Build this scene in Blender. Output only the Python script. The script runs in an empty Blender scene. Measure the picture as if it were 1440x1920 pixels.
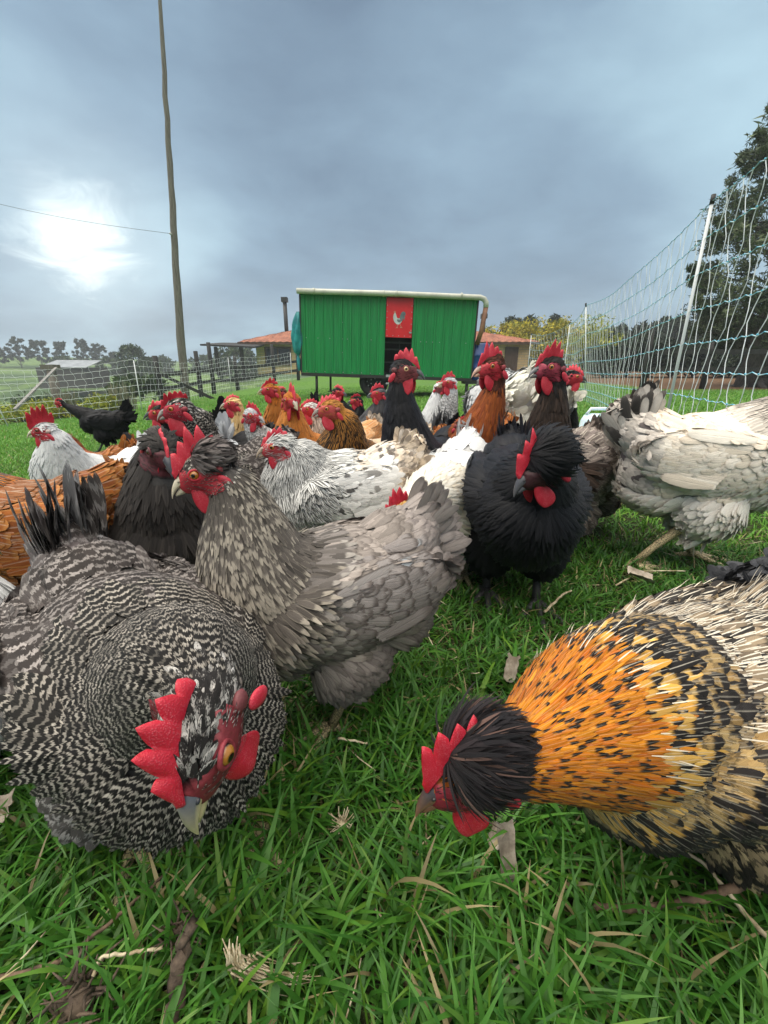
import bpy, math, random
import numpy as np
from mathutils import Vector, Matrix
from math import radians as R_, sin, cos, pi, atan, tan, sqrt

# ------------------------------------------------------------------ camera, sky, sun, exposure
SC = bpy.context.scene
COL = SC.collection
CAM_H = 0.48
PITCH = R_(18.0)
F_PX = 800.0            # focal length in pixels of the 1440x1920 photograph
cam_d = bpy.data.cameras.new('camera')
cam = bpy.data.objects.new('camera', cam_d)
COL.objects.link(cam)
cam.location = (0, 0, CAM_H)
cam.rotation_euler = (pi/2 - PITCH, 0, 0)
cam_d.sensor_fit = 'VERTICAL'
cam_d.sensor_height = 24.0
cam_d.lens = 24.0 * F_PX / 1920.0
cam_d.clip_start = 0.02
cam_d.clip_end = 2000
SC.camera = cam

SUN_EL, SUN_AZ = R_(54), R_(-78)      # azimuth measured from +Y towards +X
world = bpy.data.worlds.new('World')
SC.world = world
world.use_nodes = True
def build_world():
    nt = world.node_tree; nt.nodes.clear()
    N = nt.nodes.new; L = nt.links.new
    out = N('ShaderNodeOutputWorld'); bg = N('ShaderNodeBackground')
    L(bg.outputs[0], out.inputs[0])
    sky = N('ShaderNodeTexSky'); sky.sky_type = 'NISHITA'; sky.sun_disc = False
    sky.sun_elevation = SUN_EL; sky.sun_rotation = SUN_AZ
    skm = N('ShaderNodeVectorMath'); skm.operation = 'SCALE'; skm.inputs['Scale'].default_value = 0.10
    L(sky.outputs[0], skm.inputs[0])
    tc = N('ShaderNodeTexCoord')
    sep = N('ShaderNodeSeparateXYZ'); L(tc.outputs['Generated'], sep.inputs[0])
    def m(op, a, b=None, c=None, clamp=False):
        n = N('ShaderNodeMath'); n.operation = op; n.use_clamp = clamp
        for i, v in enumerate((a, b, c)):
            if v is None: continue
            if hasattr(v, 'links'): L(v, n.inputs[i])
            else: n.inputs[i].default_value = v
        return n.outputs[0]
    X, Y, Z = sep.outputs
    zz = m('ADD', m('MAXIMUM', Z, 0.0), 0.22)
    comb = N('ShaderNodeCombineXYZ')
    L(m('DIVIDE', X, zz), comb.inputs[0]); L(m('DIVIDE', Y, zz), comb.inputs[1]); comb.inputs[2].default_value = 3.1
    def noise(scale, det, rough, dist, vec=comb.outputs[0]):
        n = N('ShaderNodeTexNoise'); L(vec, n.inputs['Vector'])
        n.inputs['Scale'].default_value = scale; n.inputs['Detail'].default_value = det
        n.inputs['Roughness'].default_value = rough; n.inputs['Distortion'].default_value = dist
        return n.outputs['Fac']
    n1 = noise(0.62, 5, 0.48, 0.35)
    n2 = noise(2.1, 6, 0.55, 0.25)
    def blob(az, el, p, amp):
        d = Vector((sin(R_(az))*cos(R_(el)), cos(R_(az))*cos(R_(el)), sin(R_(el))))
        dp = N('ShaderNodeVectorMath'); dp.operation = 'DOT_PRODUCT'
        nv = N('ShaderNodeVectorMath'); nv.operation = 'NORMALIZE'; L(tc.outputs['Generated'], nv.inputs[0])
        L(nv.outputs[0], dp.inputs[0]); dp.inputs[1].default_value = d
        return m('MULTIPLY', m('POWER', m('MAXIMUM', dp.outputs['Value'], 0.0), p), amp)
    base = m('ADD', m('MULTIPLY', n1, 0.70), m('MULTIPLY', n2, 0.30))
    mr = N('ShaderNodeMapRange'); mr.inputs['From Min'].default_value = 0.36; mr.inputs['From Max'].default_value = 0.64
    L(base, mr.inputs['Value'])
    val = m('ADD', mr.outputs[0], 0.0)
    # a dark shelf of cloud ahead, a lighter one to the right and low on the left
    for az, el, p, a in ((7.5, 25, 60, .34), (34, 21, 40, .40), (-33, 18, 60, .22), (-32, 7, 40, .12), (-15, 9, 60, .28), (30, 8, 50, .10),
                         (-6, 19, 26, -.34), (21, 12, 60, -.30), (-26, 25, 50, -.20), (16, 31, 60, -.10), (2, 9, 60, -.10)):
        val = m('ADD', val, blob(az, el, p, a))
    cr = N('ShaderNodeValToRGB'); L(m('MULTIPLY', val, 0.8, clamp=True), cr.inputs[0])
    e = cr.color_ramp.elements
    e[0].position = 0.0; e[0].color = (0.118, 0.180, 0.255, 1)
    e[1].position = 1.0; e[1].color = (0.38, 0.55, 0.64, 1)
    k = e.new(0.45); k.color = (0.205, 0.305, 0.400, 1)
    # a thin place in the cloud where the sun nearly shows
    hn = noise(3.4, 6, 0.62, 0.9)
    rag = m('ADD', blob(-32.2, 12.6, 330, 1.0), m('MULTIPLY', m('SUBTRACT', hn, 0.5), m('ADD', blob(-32.2, 12.6, 60, 2.0), 0.0)))
    hs = N('ShaderNodeMapRange'); hs.interpolation_type = 'SMOOTHSTEP'; hs.inputs['From Min'].default_value = 0.12; hs.inputs['From Max'].default_value = 1.15
    L(rag, hs.inputs['Value']); hole = m('ADD', hs.outputs[0], blob(-31.0, 11.5, 90, 0.30))
    hc = N('ShaderNodeMix'); hc.data_type = 'RGBA'; hc.clamp_factor = True
    L(hole, hc.inputs[0]); L(cr.outputs[0], hc.inputs[6]); hc.inputs[7].default_value = (0.86, 0.97, 0.98, 1)
    # mix with the Nishita sky behind, and an overcast sky grows brighter to the zenith
    mx = N('ShaderNodeMix'); mx.data_type = 'RGBA'; mx.inputs[0].default_value = 0.92
    L(skm.outputs[0], mx.inputs[6]); L(hc.outputs[2], mx.inputs[7])
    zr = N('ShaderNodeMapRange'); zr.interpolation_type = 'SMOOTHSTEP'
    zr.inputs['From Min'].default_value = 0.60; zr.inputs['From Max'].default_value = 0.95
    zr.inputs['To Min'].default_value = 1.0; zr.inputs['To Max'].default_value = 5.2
    zy = m('ADD', Z, m('MULTIPLY', m('MAXIMUM', m('MULTIPLY', Y, -1.0), 0.0), 0.32))   # brighter overhead; the glow behind the camera is fill light added for the hens
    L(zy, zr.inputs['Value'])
    zy0 = m('ADD', Z, m('MULTIPLY', m('MAXIMUM', m('MULTIPLY', Y, -1.0), 0.0), 0.32))
    zc = N('ShaderNodeMix'); zc.data_type = 'RGBA'; zf = N('ShaderNodeMapRange'); L(zy0, zf.inputs['Value'])
    zf.inputs['From Min'].default_value = 0.58; zf.inputs['From Max'].default_value = 0.85
    L(zf.outputs[0], zc.inputs[0]); L(mx.outputs[2], zc.inputs[6]); zc.inputs[7].default_value = (0.47, 0.44, 0.39, 1)
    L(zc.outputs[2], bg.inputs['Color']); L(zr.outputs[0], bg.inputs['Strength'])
build_world()
sun_d = bpy.data.lights.new('sun', 'SUN'); sun = bpy.data.objects.new('sun', sun_d); COL.objects.link(sun)
sun_d.energy = 1.5; sun_d.angle = R_(25); sun_d.color = (1.0, 0.93, 0.82)
sdir = Vector((sin(SUN_AZ)*cos(SUN_EL), cos(SUN_AZ)*cos(SUN_EL), sin(SUN_EL)))
sun.rotation_euler = sdir.to_track_quat('Z', 'Y').to_euler()
SC.view_settings.view_transform = 'Standard'
SC.view_settings.look = 'None'
SC.view_settings.gamma = 1.0
SC.view_settings.exposure = 0.5
SC.render.engine = 'CYCLES'
try:
    SC.cycles.use_denoising = True
    SC.cycles.max_bounces = 6
    SC.cycles.transparent_max_bounces = 8
    SC.cycles.volume_bounces = 0
except Exception:
    pass

# ------------------------------------------------------------------ helpers
RNG = np.random.default_rng(7)
def gz(x, y):
    """height of the ground: flat meadow, falling to the left, rising gently to the house; hills beyond the valley"""
    x = np.asarray(x, float); y = np.asarray(y, float)
    a = -x - 1.8
    left = -0.105*np.log1p(np.exp(np.clip(a*1.2, -30, 30)))/1.2
    left = np.maximum(left, -1.15 + 0*x)
    near = np.clip(1 - (y-14)/14.0, 0, 1)
    up = 0.022*np.clip(y-12, 0, 40)*np.clip((x+9)/4.0, 0, 1)
    z = left*np.maximum(near, np.clip((-x-9)/6, 0, 1)) + up
    # valley and hills on the left
    far = np.clip((y-30 + np.clip(x, -60, 40)*0.35)/50.0, 0, 1)
    lf = np.clip((-x-4)/14.0, 0, 1)
    valley = -3.0*np.sin(np.clip((y-18)/50.0, 0, 1)*pi)*lf
    hill = 6.8*(1-np.exp(-(np.clip(y-48, 0, 400)/75.0)**2))*np.clip((-x-0)/35.0, 0, 1)
    hill += 1.1*np.sin(x*0.045+1.0)*np.clip((y-60)/60, 0, 1)*lf
    return z + valley + hill
def G(x, y): return float(gz(x, y))
def at(px, d, z):
    """x of the place seen px pixels across the photograph, d metres ahead at height z"""
    return (px-720.0)/F_PX*(d*cos(PITCH) + (CAM_H-z)*sin(PITCH))
def wp(px, py, d):
    z = zat(py, d); return (at(px, d, z), d, z)
def zat(py, d):
    return CAM_H + d*tan(atan((960.0-py)/F_PX) - PITCH)

def tag(o, label=None, cat=None, group=None, kind=None):
    if label: o['label'] = label
    if cat: o['category'] = cat
    if group: o['group'] = group
    if kind: o['kind'] = kind
    return o
def empty(name, loc, rz=0.0, scale=1.0, label=None, cat=None, group=None):
    o = bpy.data.objects.new(name, None); COL.objects.link(o)
    o.location = loc; o.rotation_euler = (0, 0, rz); o.scale = (scale,)*3
    o.empty_display_size = 0.05
    return tag(o, label, cat, group)

def raw_mesh(name, V, Q=None, T=None, mats=(), matidx=None, attrs=None, smooth=True):
    V = np.asarray(V, np.float32).reshape(-1, 3)
    Q = np.zeros((0, 4), np.int32) if Q is None or len(Q) == 0 else np.asarray(Q, np.int32)
    T = np.zeros((0, 3), np.int32) if T is None or len(T) == 0 else np.asarray(T, np.int32)
    me = bpy.data.meshes.new(name)
    me.vertices.add(len(V)); me.vertices.foreach_set('co', V.ravel())
    nl = len(Q)*4 + len(T)*3
    me.loops.add(nl); me.loops.foreach_set('vertex_index', np.concatenate([Q.ravel(), T.ravel()]).astype(np.int32))
    me.polygons.add(len(Q)+len(T))
    st = np.concatenate([np.arange(len(Q))*4, len(Q)*4 + np.arange(len(T))*3]).astype(np.int32)
    me.polygons.foreach_set('loop_start', st)
    me.polygons.foreach_set('loop_total', np.concatenate([np.full(len(Q), 4), np.full(len(T), 3)]).astype(np.int32))
    for m_ in mats: me.materials.append(m_)
    if matidx is not None: me.polygons.foreach_set('material_index', np.asarray(matidx, np.int32))
    sm = np.full(len(Q)+len(T), bool(smooth)) if np.isscalar(smooth) else np.asarray(smooth, bool)
    me.polygons.foreach_set('use_smooth', sm)
    if attrs:
        for k, a in attrs.items():
            at_ = me.attributes.new(k, 'FLOAT_COLOR', 'POINT')
            a = np.asarray(a, np.float32)
            if a.shape[1] == 3: a = np.concatenate([a, np.ones((len(a), 1), np.float32)], 1)
            at_.data.foreach_set('color', a.ravel())
    me.update(calc_edges=True)
    return me
def link(name, me, parent=None):
    o = bpy.data.objects.new(name, me); COL.objects.link(o)
    if parent is not None: o.parent = parent
    return o

class MB:
    """collects shapes; build() links them as ONE mesh object"""
    def __init__(s): s.V = []; s.Q = []; s.T = []; s.QM = []; s.TM = []; s.C = []; s.n = 0; s.QS = []; s.TS = []
    def add(s, V, Q=(), T=(), mi=0, col=(1, 1, 1), smooth=True):
        V = np.asarray(V, float).reshape(-1, 3)
        if len(Q): Q = np.asarray(Q, int)+s.n; s.Q.append(Q); s.QM.append(np.full(len(Q), mi)); s.QS.append(np.full(len(Q), smooth))
        if len(T): T = np.asarray(T, int)+s.n; s.T.append(T); s.TM.append(np.full(len(T), mi)); s.TS.append(np.full(len(T), smooth))
        c = np.asarray(col, float)
        if c.ndim == 1: c = np.tile(c[:3], (len(V), 1))
        s.V.append(V); s.C.append(c); s.n += len(V); return s
    def box(s, c, size, rz=0, mi=0, col=(1, 1, 1), M=None):
        x, y, z = [k/2 for k in size]
        V = np.array([(-x,-y,-z),(x,-y,-z),(x,y,-z),(-x,y,-z),(-x,-y,z),(x,-y,z),(x,y,z),(-x,y,z)])
        if M is not None: V = V @ np.array(M.to_3x3()).T
        if rz: ca, sa = cos(rz), sin(rz); V = np.stack([V[:, 0]*ca-V[:, 1]*sa, V[:, 0]*sa+V[:, 1]*ca, V[:, 2]], 1)
        V = V + np.array(c)
        return s.add(V, [(3,2,1,0),(4,5,6,7),(0,1,5,4),(1,2,6,5),(2,3,7,6),(3,0,4,7)], mi=mi, col=col, smooth=False)
    def beam(s, a, b, w, h, mi=0, col=(1, 1, 1)):
        a, b = Vector(a), Vector(b); d = b-a
        q = d.to_track_quat('X', 'Z').to_matrix()
        return s.box((a+b)/2, (d.length, w, h), mi=mi, col=col, M=q)
    def tube(s, pts, rad, sides=8, mi=0, col=(1, 1, 1), cap=True, closed=False):
        P = np.asarray(pts, float); n = len(P)
        r = np.full(n, rad) if np.isscalar(rad) else np.asarray(rad, float)
        if closed: Tn = np.roll(P, -1, 0)-np.roll(P, 1, 0)
        else: Tn = np.gradient(P, axis=0)
        Tn /= np.maximum(np.linalg.norm(Tn, axis=1, keepdims=True), 1e-9)
        ref = np.array([0, 0, 1.0]) if abs(Tn[0][2]) < .9 else np.array([1.0, 0, 0])
        B = []; b = np.cross(Tn[0], ref); b /= np.linalg.norm(b)
        for i in range(n):
            b = b - Tn[i]*np.dot(b, Tn[i]); b /= max(np.linalg.norm(b), 1e-9); B.append(b)
        B = np.array(B); N = np.cross(B, Tn)
        a = np.arange(sides)/sides*2*pi
        V = P[:, None]+r[:, None, None]*(np.cos(a)[None, :, None]*B[:, None]+np.sin(a)[None, :, None]*N[:, None])
        V = V.reshape(-1, 3); Q = []
        for i in range(n if closed else n-1):
            k = (i+1) % n
            for j in range(sides):
                Q.append((i*sides+j, i*sides+(j+1) % sides, k*sides+(j+1) % sides, k*sides+j))
        T = []
        if cap and not closed:
            V = np.vstack([V, P[0], P[-1]]); c0, c1 = len(V)-2, len(V)-1
            for j in range(sides):
                T.append((c0, (j+1) % sides, j)); T.append((c1, (n-1)*sides+j, (n-1)*sides+(j+1) % sides))
        if np.ndim(col) == 2 and len(col) == n:
            c = np.repeat(np.asarray(col, float), sides, 0)
            if len(T): c = np.vstack([c, c[0], c[-1]])
            col = c
        return s.add(V, Q, T, mi, col)
    def ellipsoid(s, c, r, M=None, nu=20, nv=12, mi=0, col=(1, 1, 1)):
        u = np.arange(nu)/nu*2*pi; v = np.linspace(0, pi, nv+1)[1:-1]
        V = np.stack([np.outer(np.sin(v), np.cos(u)), np.outer(np.sin(v), np.sin(u)), np.outer(np.cos(v), np.ones(nu))], -1).reshape(-1, 3)
        V = np.vstack([V, (0, 0, 1), (0, 0, -1)])*np.array(r)
        if M is not None: V = V @ np.array(M.to_3x3()).T
        Q = []; T = []; m_ = nv-1
        for i in range(m_-1):
            for j in range(nu): Q.append((i*nu+j, (i+1)*nu+j, (i+1)*nu+(j+1) % nu, i*nu+(j+1) % nu))
        a, b = m_*nu, m_*nu+1
        for j in range(nu): T.append((a, j, (j+1) % nu)); T.append((b, (m_-1)*nu+(j+1) % nu, (m_-1)*nu+j))
        return s.add(V+np.array(c), Q, T, mi, col)
    def poly(s, pts, mi=0, col=(1, 1, 1)):
        n = len(pts); P = np.asarray(pts, float)
        if n == 4: return s.add(P, [(0, 1, 2, 3)], mi=mi, col=col, smooth=False)
        c = P.mean(0); V = np.vstack([P, c])
        return s.add(V, [], [(i, (i+1) % n, n) for i in range(n)], mi, col, False)
    def mesh(s, name, mats=()):
        V = np.vstack(s.V); C_ = np.vstack(s.C)
        Q = np.vstack(s.Q) if s.Q else None; T = np.vstack(s.T) if s.T else None
        mi = np.concatenate((s.QM if s.QM else [])+(s.TM if s.TM else []))
        sm = np.concatenate((s.QS if s.QS else [])+(s.TS if s.TS else []))
        return raw_mesh(name, V, Q, T, mats, mi, {'col': C_}, sm)
    def build(s, name, mats, parent=None):
        if not isinstance(mats, (list, tuple)): mats = [mats]
        return link(name, s.mesh(name, mats), parent)

# ------------------------------------------------------------------ materials
class NT:
    def __init__(s, name):
        s.mat = bpy.data.materials.new(name); s.mat.use_nodes = True
        s.t = s.mat.node_tree; s.t.nodes.clear()
        s.out = s.N('ShaderNodeOutputMaterial')
        s.p = s.N('ShaderNodeBsdfPrincipled'); s.L(s.p.outputs[0], s.out.inputs[0])
    def N(s, k): return s.t.nodes.new(k)
    def L(s, a, b): s.t.links.new(a, b)
    def put(s, sock, v):
        if hasattr(v, 'links'): s.L(v, sock)
        elif v is not None:
            if hasattr(sock.default_value, '__len__') and not isinstance(v, (int, float)):
                v = tuple(v); v = v+(1,) if len(v) == 3 and len(sock.default_value) == 4 else v
            sock.default_value = v
    def m(s, op, a, b=None, c=None, clamp=False):
        n = s.N('ShaderNodeMath'); n.operation = op; n.use_clamp = clamp
        for i, v in enumerate((a, b, c)):
            if v is not None: s.put(n.inputs[i], v)
        return n.outputs[0]
    def attr(s, name):
        n = s.N('ShaderNodeAttribute'); n.attribute_name = name; return n
    def sep(s, c):
        n = s.N('ShaderNodeSeparateColor'); s.L(c, n.inputs[0]); return n.outputs
    def noise(s, vec=None, scale=5, det=4, rough=.55, dist=0, w=None, dim=None):
        n = s.N('ShaderNodeTexNoise')
        if dim: n.noise_dimensions = dim
        if vec is not None: s.L(vec, n.inputs['Vector'])
        if w is not None: s.put(n.inputs['W'], w)
        n.inputs['Scale'].default_value = scale; n.inputs['Detail'].default_value = det
        n.inputs['Roughness'].default_value = rough; n.inputs['Distortion'].default_value = dist
        return n.outputs['Fac']
    def mix(s, f, a, b, mode='MIX'):
        n = s.N('ShaderNodeMix'); n.data_type = 'RGBA'; n.blend_type = mode; n.clamp_factor = True
        s.put(n.inputs[0], f); s.put(n.inputs[6], a); s.put(n.inputs[7], b); return n.outputs[2]
    def step(s, v, a, b, t0=0, t1=1):
        n = s.N('ShaderNodeMapRange'); n.interpolation_type = 'SMOOTHSTEP'
        s.put(n.inputs['Value'], v)
        n.inputs['From Min'].default_value = a; n.inputs['From Max'].default_value = b
        n.inputs['To Min'].default_value = t0; n.inputs['To Max'].default_value = t1
        return n.outputs[0]
    def obj(s):
        return s.N('ShaderNodeTexCoord').outputs['Object']
    def gen(s): return s.N('ShaderNodeTexCoord').outputs['Generated']
    def pos(s): return s.N('ShaderNodeNewGeometry').outputs['Position']
    def bump(s, h, st=.3, dist=.01):
        n = s.N('ShaderNodeBump'); s.L(h, n.inputs['Height']); n.inputs['Strength'].default_value = st
        n.inputs['Distance'].default_value = dist; s.L(n.outputs[0], s.p.inputs['Normal'])
    def set(s, **k):
        for a, v in k.items(): s.put(s.p.inputs[a.replace('_', ' ')], v)
        return s
def mat_noise(name, c0, c1, scale=8, rough=.8, bump=.2, bdist=.01, metal=0, det=5, coord='obj', dist=0, lo=.35, hi=.65, spec=.5):
    t = NT(name); v = t.obj() if coord == 'obj' else t.pos()
    f = t.noise(v, scale, det, .6, dist)
    t.set(Base_Color=t.mix(t.step(f, lo, hi), c0, c1), Roughness=rough, Metallic=metal)
    t.put(t.p.inputs['Specular IOR Level'], spec)
    if bump: t.bump(t.noise(v, scale*3, 4, .6), bump, bdist)
    return t.mat
# ------------------------------------------------------------------ hen materials
def make_feather_mat(name, rough=.62, spec=.35, sheen=0.15, sheen_tint=(1, 1, 1)):
    t = NT(name)
    fu = t.attr('fuv'); ca = t.attr('ca'); cb = t.attr('cb'); pt = t.attr('pt')
    s3 = t.sep(fu.outputs['Color']); u = t.m('SUBTRACT', t.m('MULTIPLY', s3[0], 2.0), 1.0); v = s3[1]; rnd = s3[2]; nb = fu.outputs['Alpha']
    au = t.m('ABSOLUTE', u)
    p3 = t.sep(pt.outputs['Color']); tip, streak, rach, dark = p3[0], p3[1], p3[2], pt.outputs['Alpha']
    # barbs run outward and towards the tip
    q = t.m('ADD', t.m('MULTIPLY', au, -0.30), v)
    rr = t.m('MULTIPLY', rnd, 97.0)
    barb = t.noise(None, 1.0, 2, .6, 0, w=t.m('ADD', t.m('MULTIPLY', q, 34.0), rr), dim='1D')
    comb = t.N('ShaderNodeCombineXYZ'); t.L(t.m('MULTIPLY', u, 2.0), comb.inputs[0]); t.L(t.m('ADD', t.m('MULTIPLY', q, 4.0), rr), comb.inputs[1])
    blot = t.noise(comb.outputs[0], 1.6, 2, .6)
    wob = t.m('MULTIPLY', t.m('SUBTRACT', blot, .5), 0.9)
    ph = t.m('ADD', t.m('ADD', t.m('MULTIPLY', t.m('ADD', v, t.m('MULTIPLY', au, -.10)), nb), dark), t.m('MULTIPLY', wob, 1.3))
    bars = t.step(t.m('SINE', t.m('MULTIPLY', ph, 6.2832)), .12, .92)
    bars = t.m('MULTIPLY', bars, cb.outputs['Alpha'])
    edge = t.m('MAXIMUM', au, t.m('MULTIPLY', t.m('SUBTRACT', v, .18), 1.22))
    lace = t.m('MULTIPLY', t.step(t.m('ADD', edge, t.m('MULTIPLY', wob, .12)), .68, .92), ca.outputs['Alpha'])
    tipm = t.m('MULTIPLY', t.step(t.m('ADD', v, t.m('MULTIPLY', wob, .25)), .60, .74), tip)
    strm = t.m('MULTIPLY', t.step(t.m('SUBTRACT', au, t.m('MULTIPLY', wob, .4)), .62, .30), streak)
    mask = t.m('MAXIMUM', t.m('MAXIMUM', bars, lace), t.m('MAXIMUM', tipm, strm))
    c = t.mix(mask, ca.outputs['Color'], cb.outputs['Color'])
    rm = t.m('MULTIPLY', t.step(au, .16, .04), rach)
    c = t.mix(rm, c, (.72, .66, .55))
    f = t.m('ADD', t.m('MULTIPLY', barb, .75), .62)
    f = t.m('MULTIPLY', f, t.m('ADD', t.m('MULTIPLY', blot, .3), .85))
    vm = t.N('ShaderNodeVectorMath'); vm.operation = 'SCALE'; t.L(c, vm.inputs[0]); t.L(f, vm.inputs['Scale'])
    t.set(Base_Color=vm.outputs[0], Roughness=rough)
    t.put(t.p.inputs['Specular IOR Level'], spec)
    t.put(t.p.inputs['Sheen Weight'], sheen); t.put(t.p.inputs['Sheen Tint'], sheen_tint)
    t.bump(t.m('ADD', barb, t.m('MULTIPLY', t.step(au, .12, .0), .6)), .45, .0012)
    # frayed margin: the outermost barbs come apart
    fr = t.noise(None, 1.0, 1, .5, 0, w=t.m('ADD', t.m('MULTIPLY', q, 60.0), rr), dim='1D')
    al = t.m('ADD', t.m('MULTIPLY', t.m('SUBTRACT', fr, .5), 1.4), t.m('MULTIPLY', t.m('SUBTRACT', 1.0, edge), 5.0))
    t.L(t.m('GREATER_THAN', al, 0.12), t.p.inputs['Alpha'])
    return t.mat
def make_feather_plain(name, rough, spec, sheen, sheen_tint=(1,1,1)):
    m_ = make_feather_mat(name, rough, spec, sheen, sheen_tint)
    for l in list(m_.node_tree.links):
        if l.to_socket.name == 'Alpha' and l.to_node.type == 'BSDF_PRINCIPLED': m_.node_tree.links.remove(l)
    return m_
M_F = make_feather_mat('feather', .65, .16, .04)
M_FG = make_feather_mat('glossy_black_feather', .44, .18, .05, (.6, .7, 1))
M_FP = make_feather_plain('feather_plain', .65, .16, .04)
M_FPG = make_feather_plain('glossy_black_feather_plain', .44, .18, .05, (.6, .7, 1))

def make_skin():
    t = NT('hen_skin'); c = t.attr('col').outputs['Color']; o = t.obj()
    n = t.noise(o, 260, 3, .6); n2 = t.noise(o, 60, 4, .6)
    f = t.m('ADD', t.m('MULTIPLY', n, .7), t.m('MULTIPLY', n2, .5)); f = t.m('ADD', f, .32)
    vm = t.N('ShaderNodeVectorMath'); vm.operation = 'SCALE'; t.L(c, vm.inputs[0]); t.L(f, vm.inputs['Scale'])
    t.set(Base_Color=vm.outputs[0], Roughness=.62); t.bump(n, .6, .0012); return t.mat
def make_comb_mat():
    t = NT('red_comb'); c = t.attr('col').outputs['Color']; o = t.obj()
    v = t.N('ShaderNodeTexVoronoi'); t.L(o, v.inputs['Vector']); v.inputs['Scale'].default_value = 900
    peb = t.step(v.outputs['Distance'], .1, .6, 1, 0)
    n2 = t.noise(o, 70, 4, .65)
    pale = t.m('MULTIPLY', peb, t.step(n2, .40, .68))
    col = t.mix(t.m('MULTIPLY', pale, .55), c, (.72, .17, .21))
    col = t.mix(t.step(n2, .5, .25), col, (.36, .006, .016))
    t.set(Base_Color=col, Roughness=.5); t.put(t.p.inputs['Subsurface Weight'], .12)
    t.put(t.p.inputs['Subsurface Radius'], (1, .2, .1)); t.put(t.p.inputs['Subsurface Scale'], .004)
    t.bump(t.m('ADD', peb, t.m('MULTIPLY', n2, 2.0)), .35, .0008); return t.mat
def make_leg_mat():
    t = NT('scaly_leg'); c = t.attr('col').outputs['Color']; o = t.obj()
    w = t.N('ShaderNodeTexVoronoi'); w.feature = 'DISTANCE_TO_EDGE'
    mp = t.N('ShaderNodeMapping'); mp.inputs['Scale'].default_value = (1, 1, 1.7); t.L(o, mp.inputs[0]); t.L(mp.outputs[0], w.inputs['Vector']); w.inputs['Scale'].default_value = 190
    e = t.step(w.outputs['Distance'], 0, .12); n = t.noise(o, 90, 3)
    c2 = t.mix(e, (.03, .025, .02), c); c2 = t.mix(t.step(n, .62, .8), c2, (.35, .3, .24))
    t.set(Base_Color=c2, Roughness=.5); t.bump(e, .5, .0012); return t.mat
def make_col_mat(name, rough, spec=.5, nscale=300, namp=.25):
    t = NT(name); c = t.attr('col').outputs['Color']
    f = t.m('ADD', t.m('MULTIPLY', t.noise(t.obj(), nscale, 3), namp*2), 1-namp)
    vm = t.N('ShaderNodeVectorMath'); vm.operation = 'SCALE'; t.L(c, vm.inputs[0]); t.L(f, vm.inputs['Scale'])
    t.set(Base_Color=vm.outputs[0], Roughness=rough); t.put(t.p.inputs['Specular IOR Level'], spec); return t.mat
M_SKIN = make_skin(); M_COMB = make_comb_mat(); M_LEG = make_leg_mat()
M_BEAK = make_col_mat('beak', .32, .5, 180, .25); M_EYE = make_col_mat('eye', .04, .8, 900, .12)

# ------------------------------------------------------------------ feathers
def feather_mesh(name, P, T, N, L, W, elev, droop, fa, mats, parent, rng, nseg=5, cup=.25, pointy=None, side=None, phase=None):
    """P root, T direction, N outward; L length, W half width; one vectorised shingle of feathers in ONE mesh"""
    n = len(P)
    if nseg >= 6: v = np.array([0, .2, .42, .62, .78, .90, 1.0])
    elif nseg == 5: v = np.array([0, .3, .55, .76, .91, 1.0])
    else: v = np.array([0, .45, .8, 1.0])
    k = len(v)
    T = T-N*np.sum(T*N, 1, keepdims=True); T /= np.maximum(np.linalg.norm(T, axis=1, keepdims=True), 1e-9)
    B = np.cross(N, T)
    base = .40+.60*np.minimum(v/.35, 1)
    tipr = np.sqrt(np.clip(1-(np.clip(v-.52, 0, 1)/.48)**2.2, 0, 1))
    prof_r = base*tipr; prof_r[-1] = .16
    prof_p = (.55+.45*np.minimum(v/.3, 1))*(1-np.clip(v-.3, 0, 1)/.7)**.75; prof_p[-1] = .04
    pw = np.zeros(n) if pointy is None else pointy
    prof = prof_r[None]*(1-pw[:, None])+prof_p[None]*pw[:, None]
    ax = L[:, None]*v[None]
    up = L[:, None]*(elev[:, None]*v[None]-droop[:, None]*v[None]**2)
    sd = (0 if side is None else side[:, None]*L[:, None]*v[None]**2)
    cen = P[:, None]+T[:, None]*ax[..., None]+N[:, None]*up[..., None]+B[:, None]*(np.zeros((n, k)) + sd)[..., None]
    us = np.array([-1.0, 0, 1.0])
    wv = W[:, None]*prof
    jag = 1+rng.normal(0, .05, (n, k, 3))
    V = cen[:, :, None]+B[:, None, None]*(wv[:, :, None]*us*jag)[..., None]-N[:, None, None]*(cup*wv[:, :, None]*np.abs(us))[..., None]
    V = V.reshape(-1, 3)
    i0 = (np.arange(n)*k*3)[:, None, None]; r = (np.arange(k-1)*3)[None, :, None]; c = np.arange(2)[None, None]
    a = i0+r+c; Q = np.stack([a, a+1, a+4, a+3], -1).reshape(-1, 4)
    fuv = np.zeros((n, k, 3, 4)); fuv[..., 0] = (us*.5+.5); fuv[..., 1] = v[None, :, None]
    fuv[..., 2] = rng.random(n)[:, None, None]; fuv[..., 3] = fa['nb'][:, None, None]
    def rep(x): return np.repeat(x, k*3, 0)
    ca = rep(np.concatenate([fa['A'], fa['lace'][:, None]], 1)); cb = rep(np.concatenate([fa['B'], fa['bars'][:, None]], 1))
    pt = rep(np.stack([fa['tip'], fa['streak'], fa['rach'], (rng.random(n)*.5 if phase is None else phase)], 1))
    me = raw_mesh(name, V, Q, None, mats, None, {'fuv': fuv.reshape(-1, 4), 'ca': ca, 'cb': cb, 'pt': pt})
    return link(name, me, parent)

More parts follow.
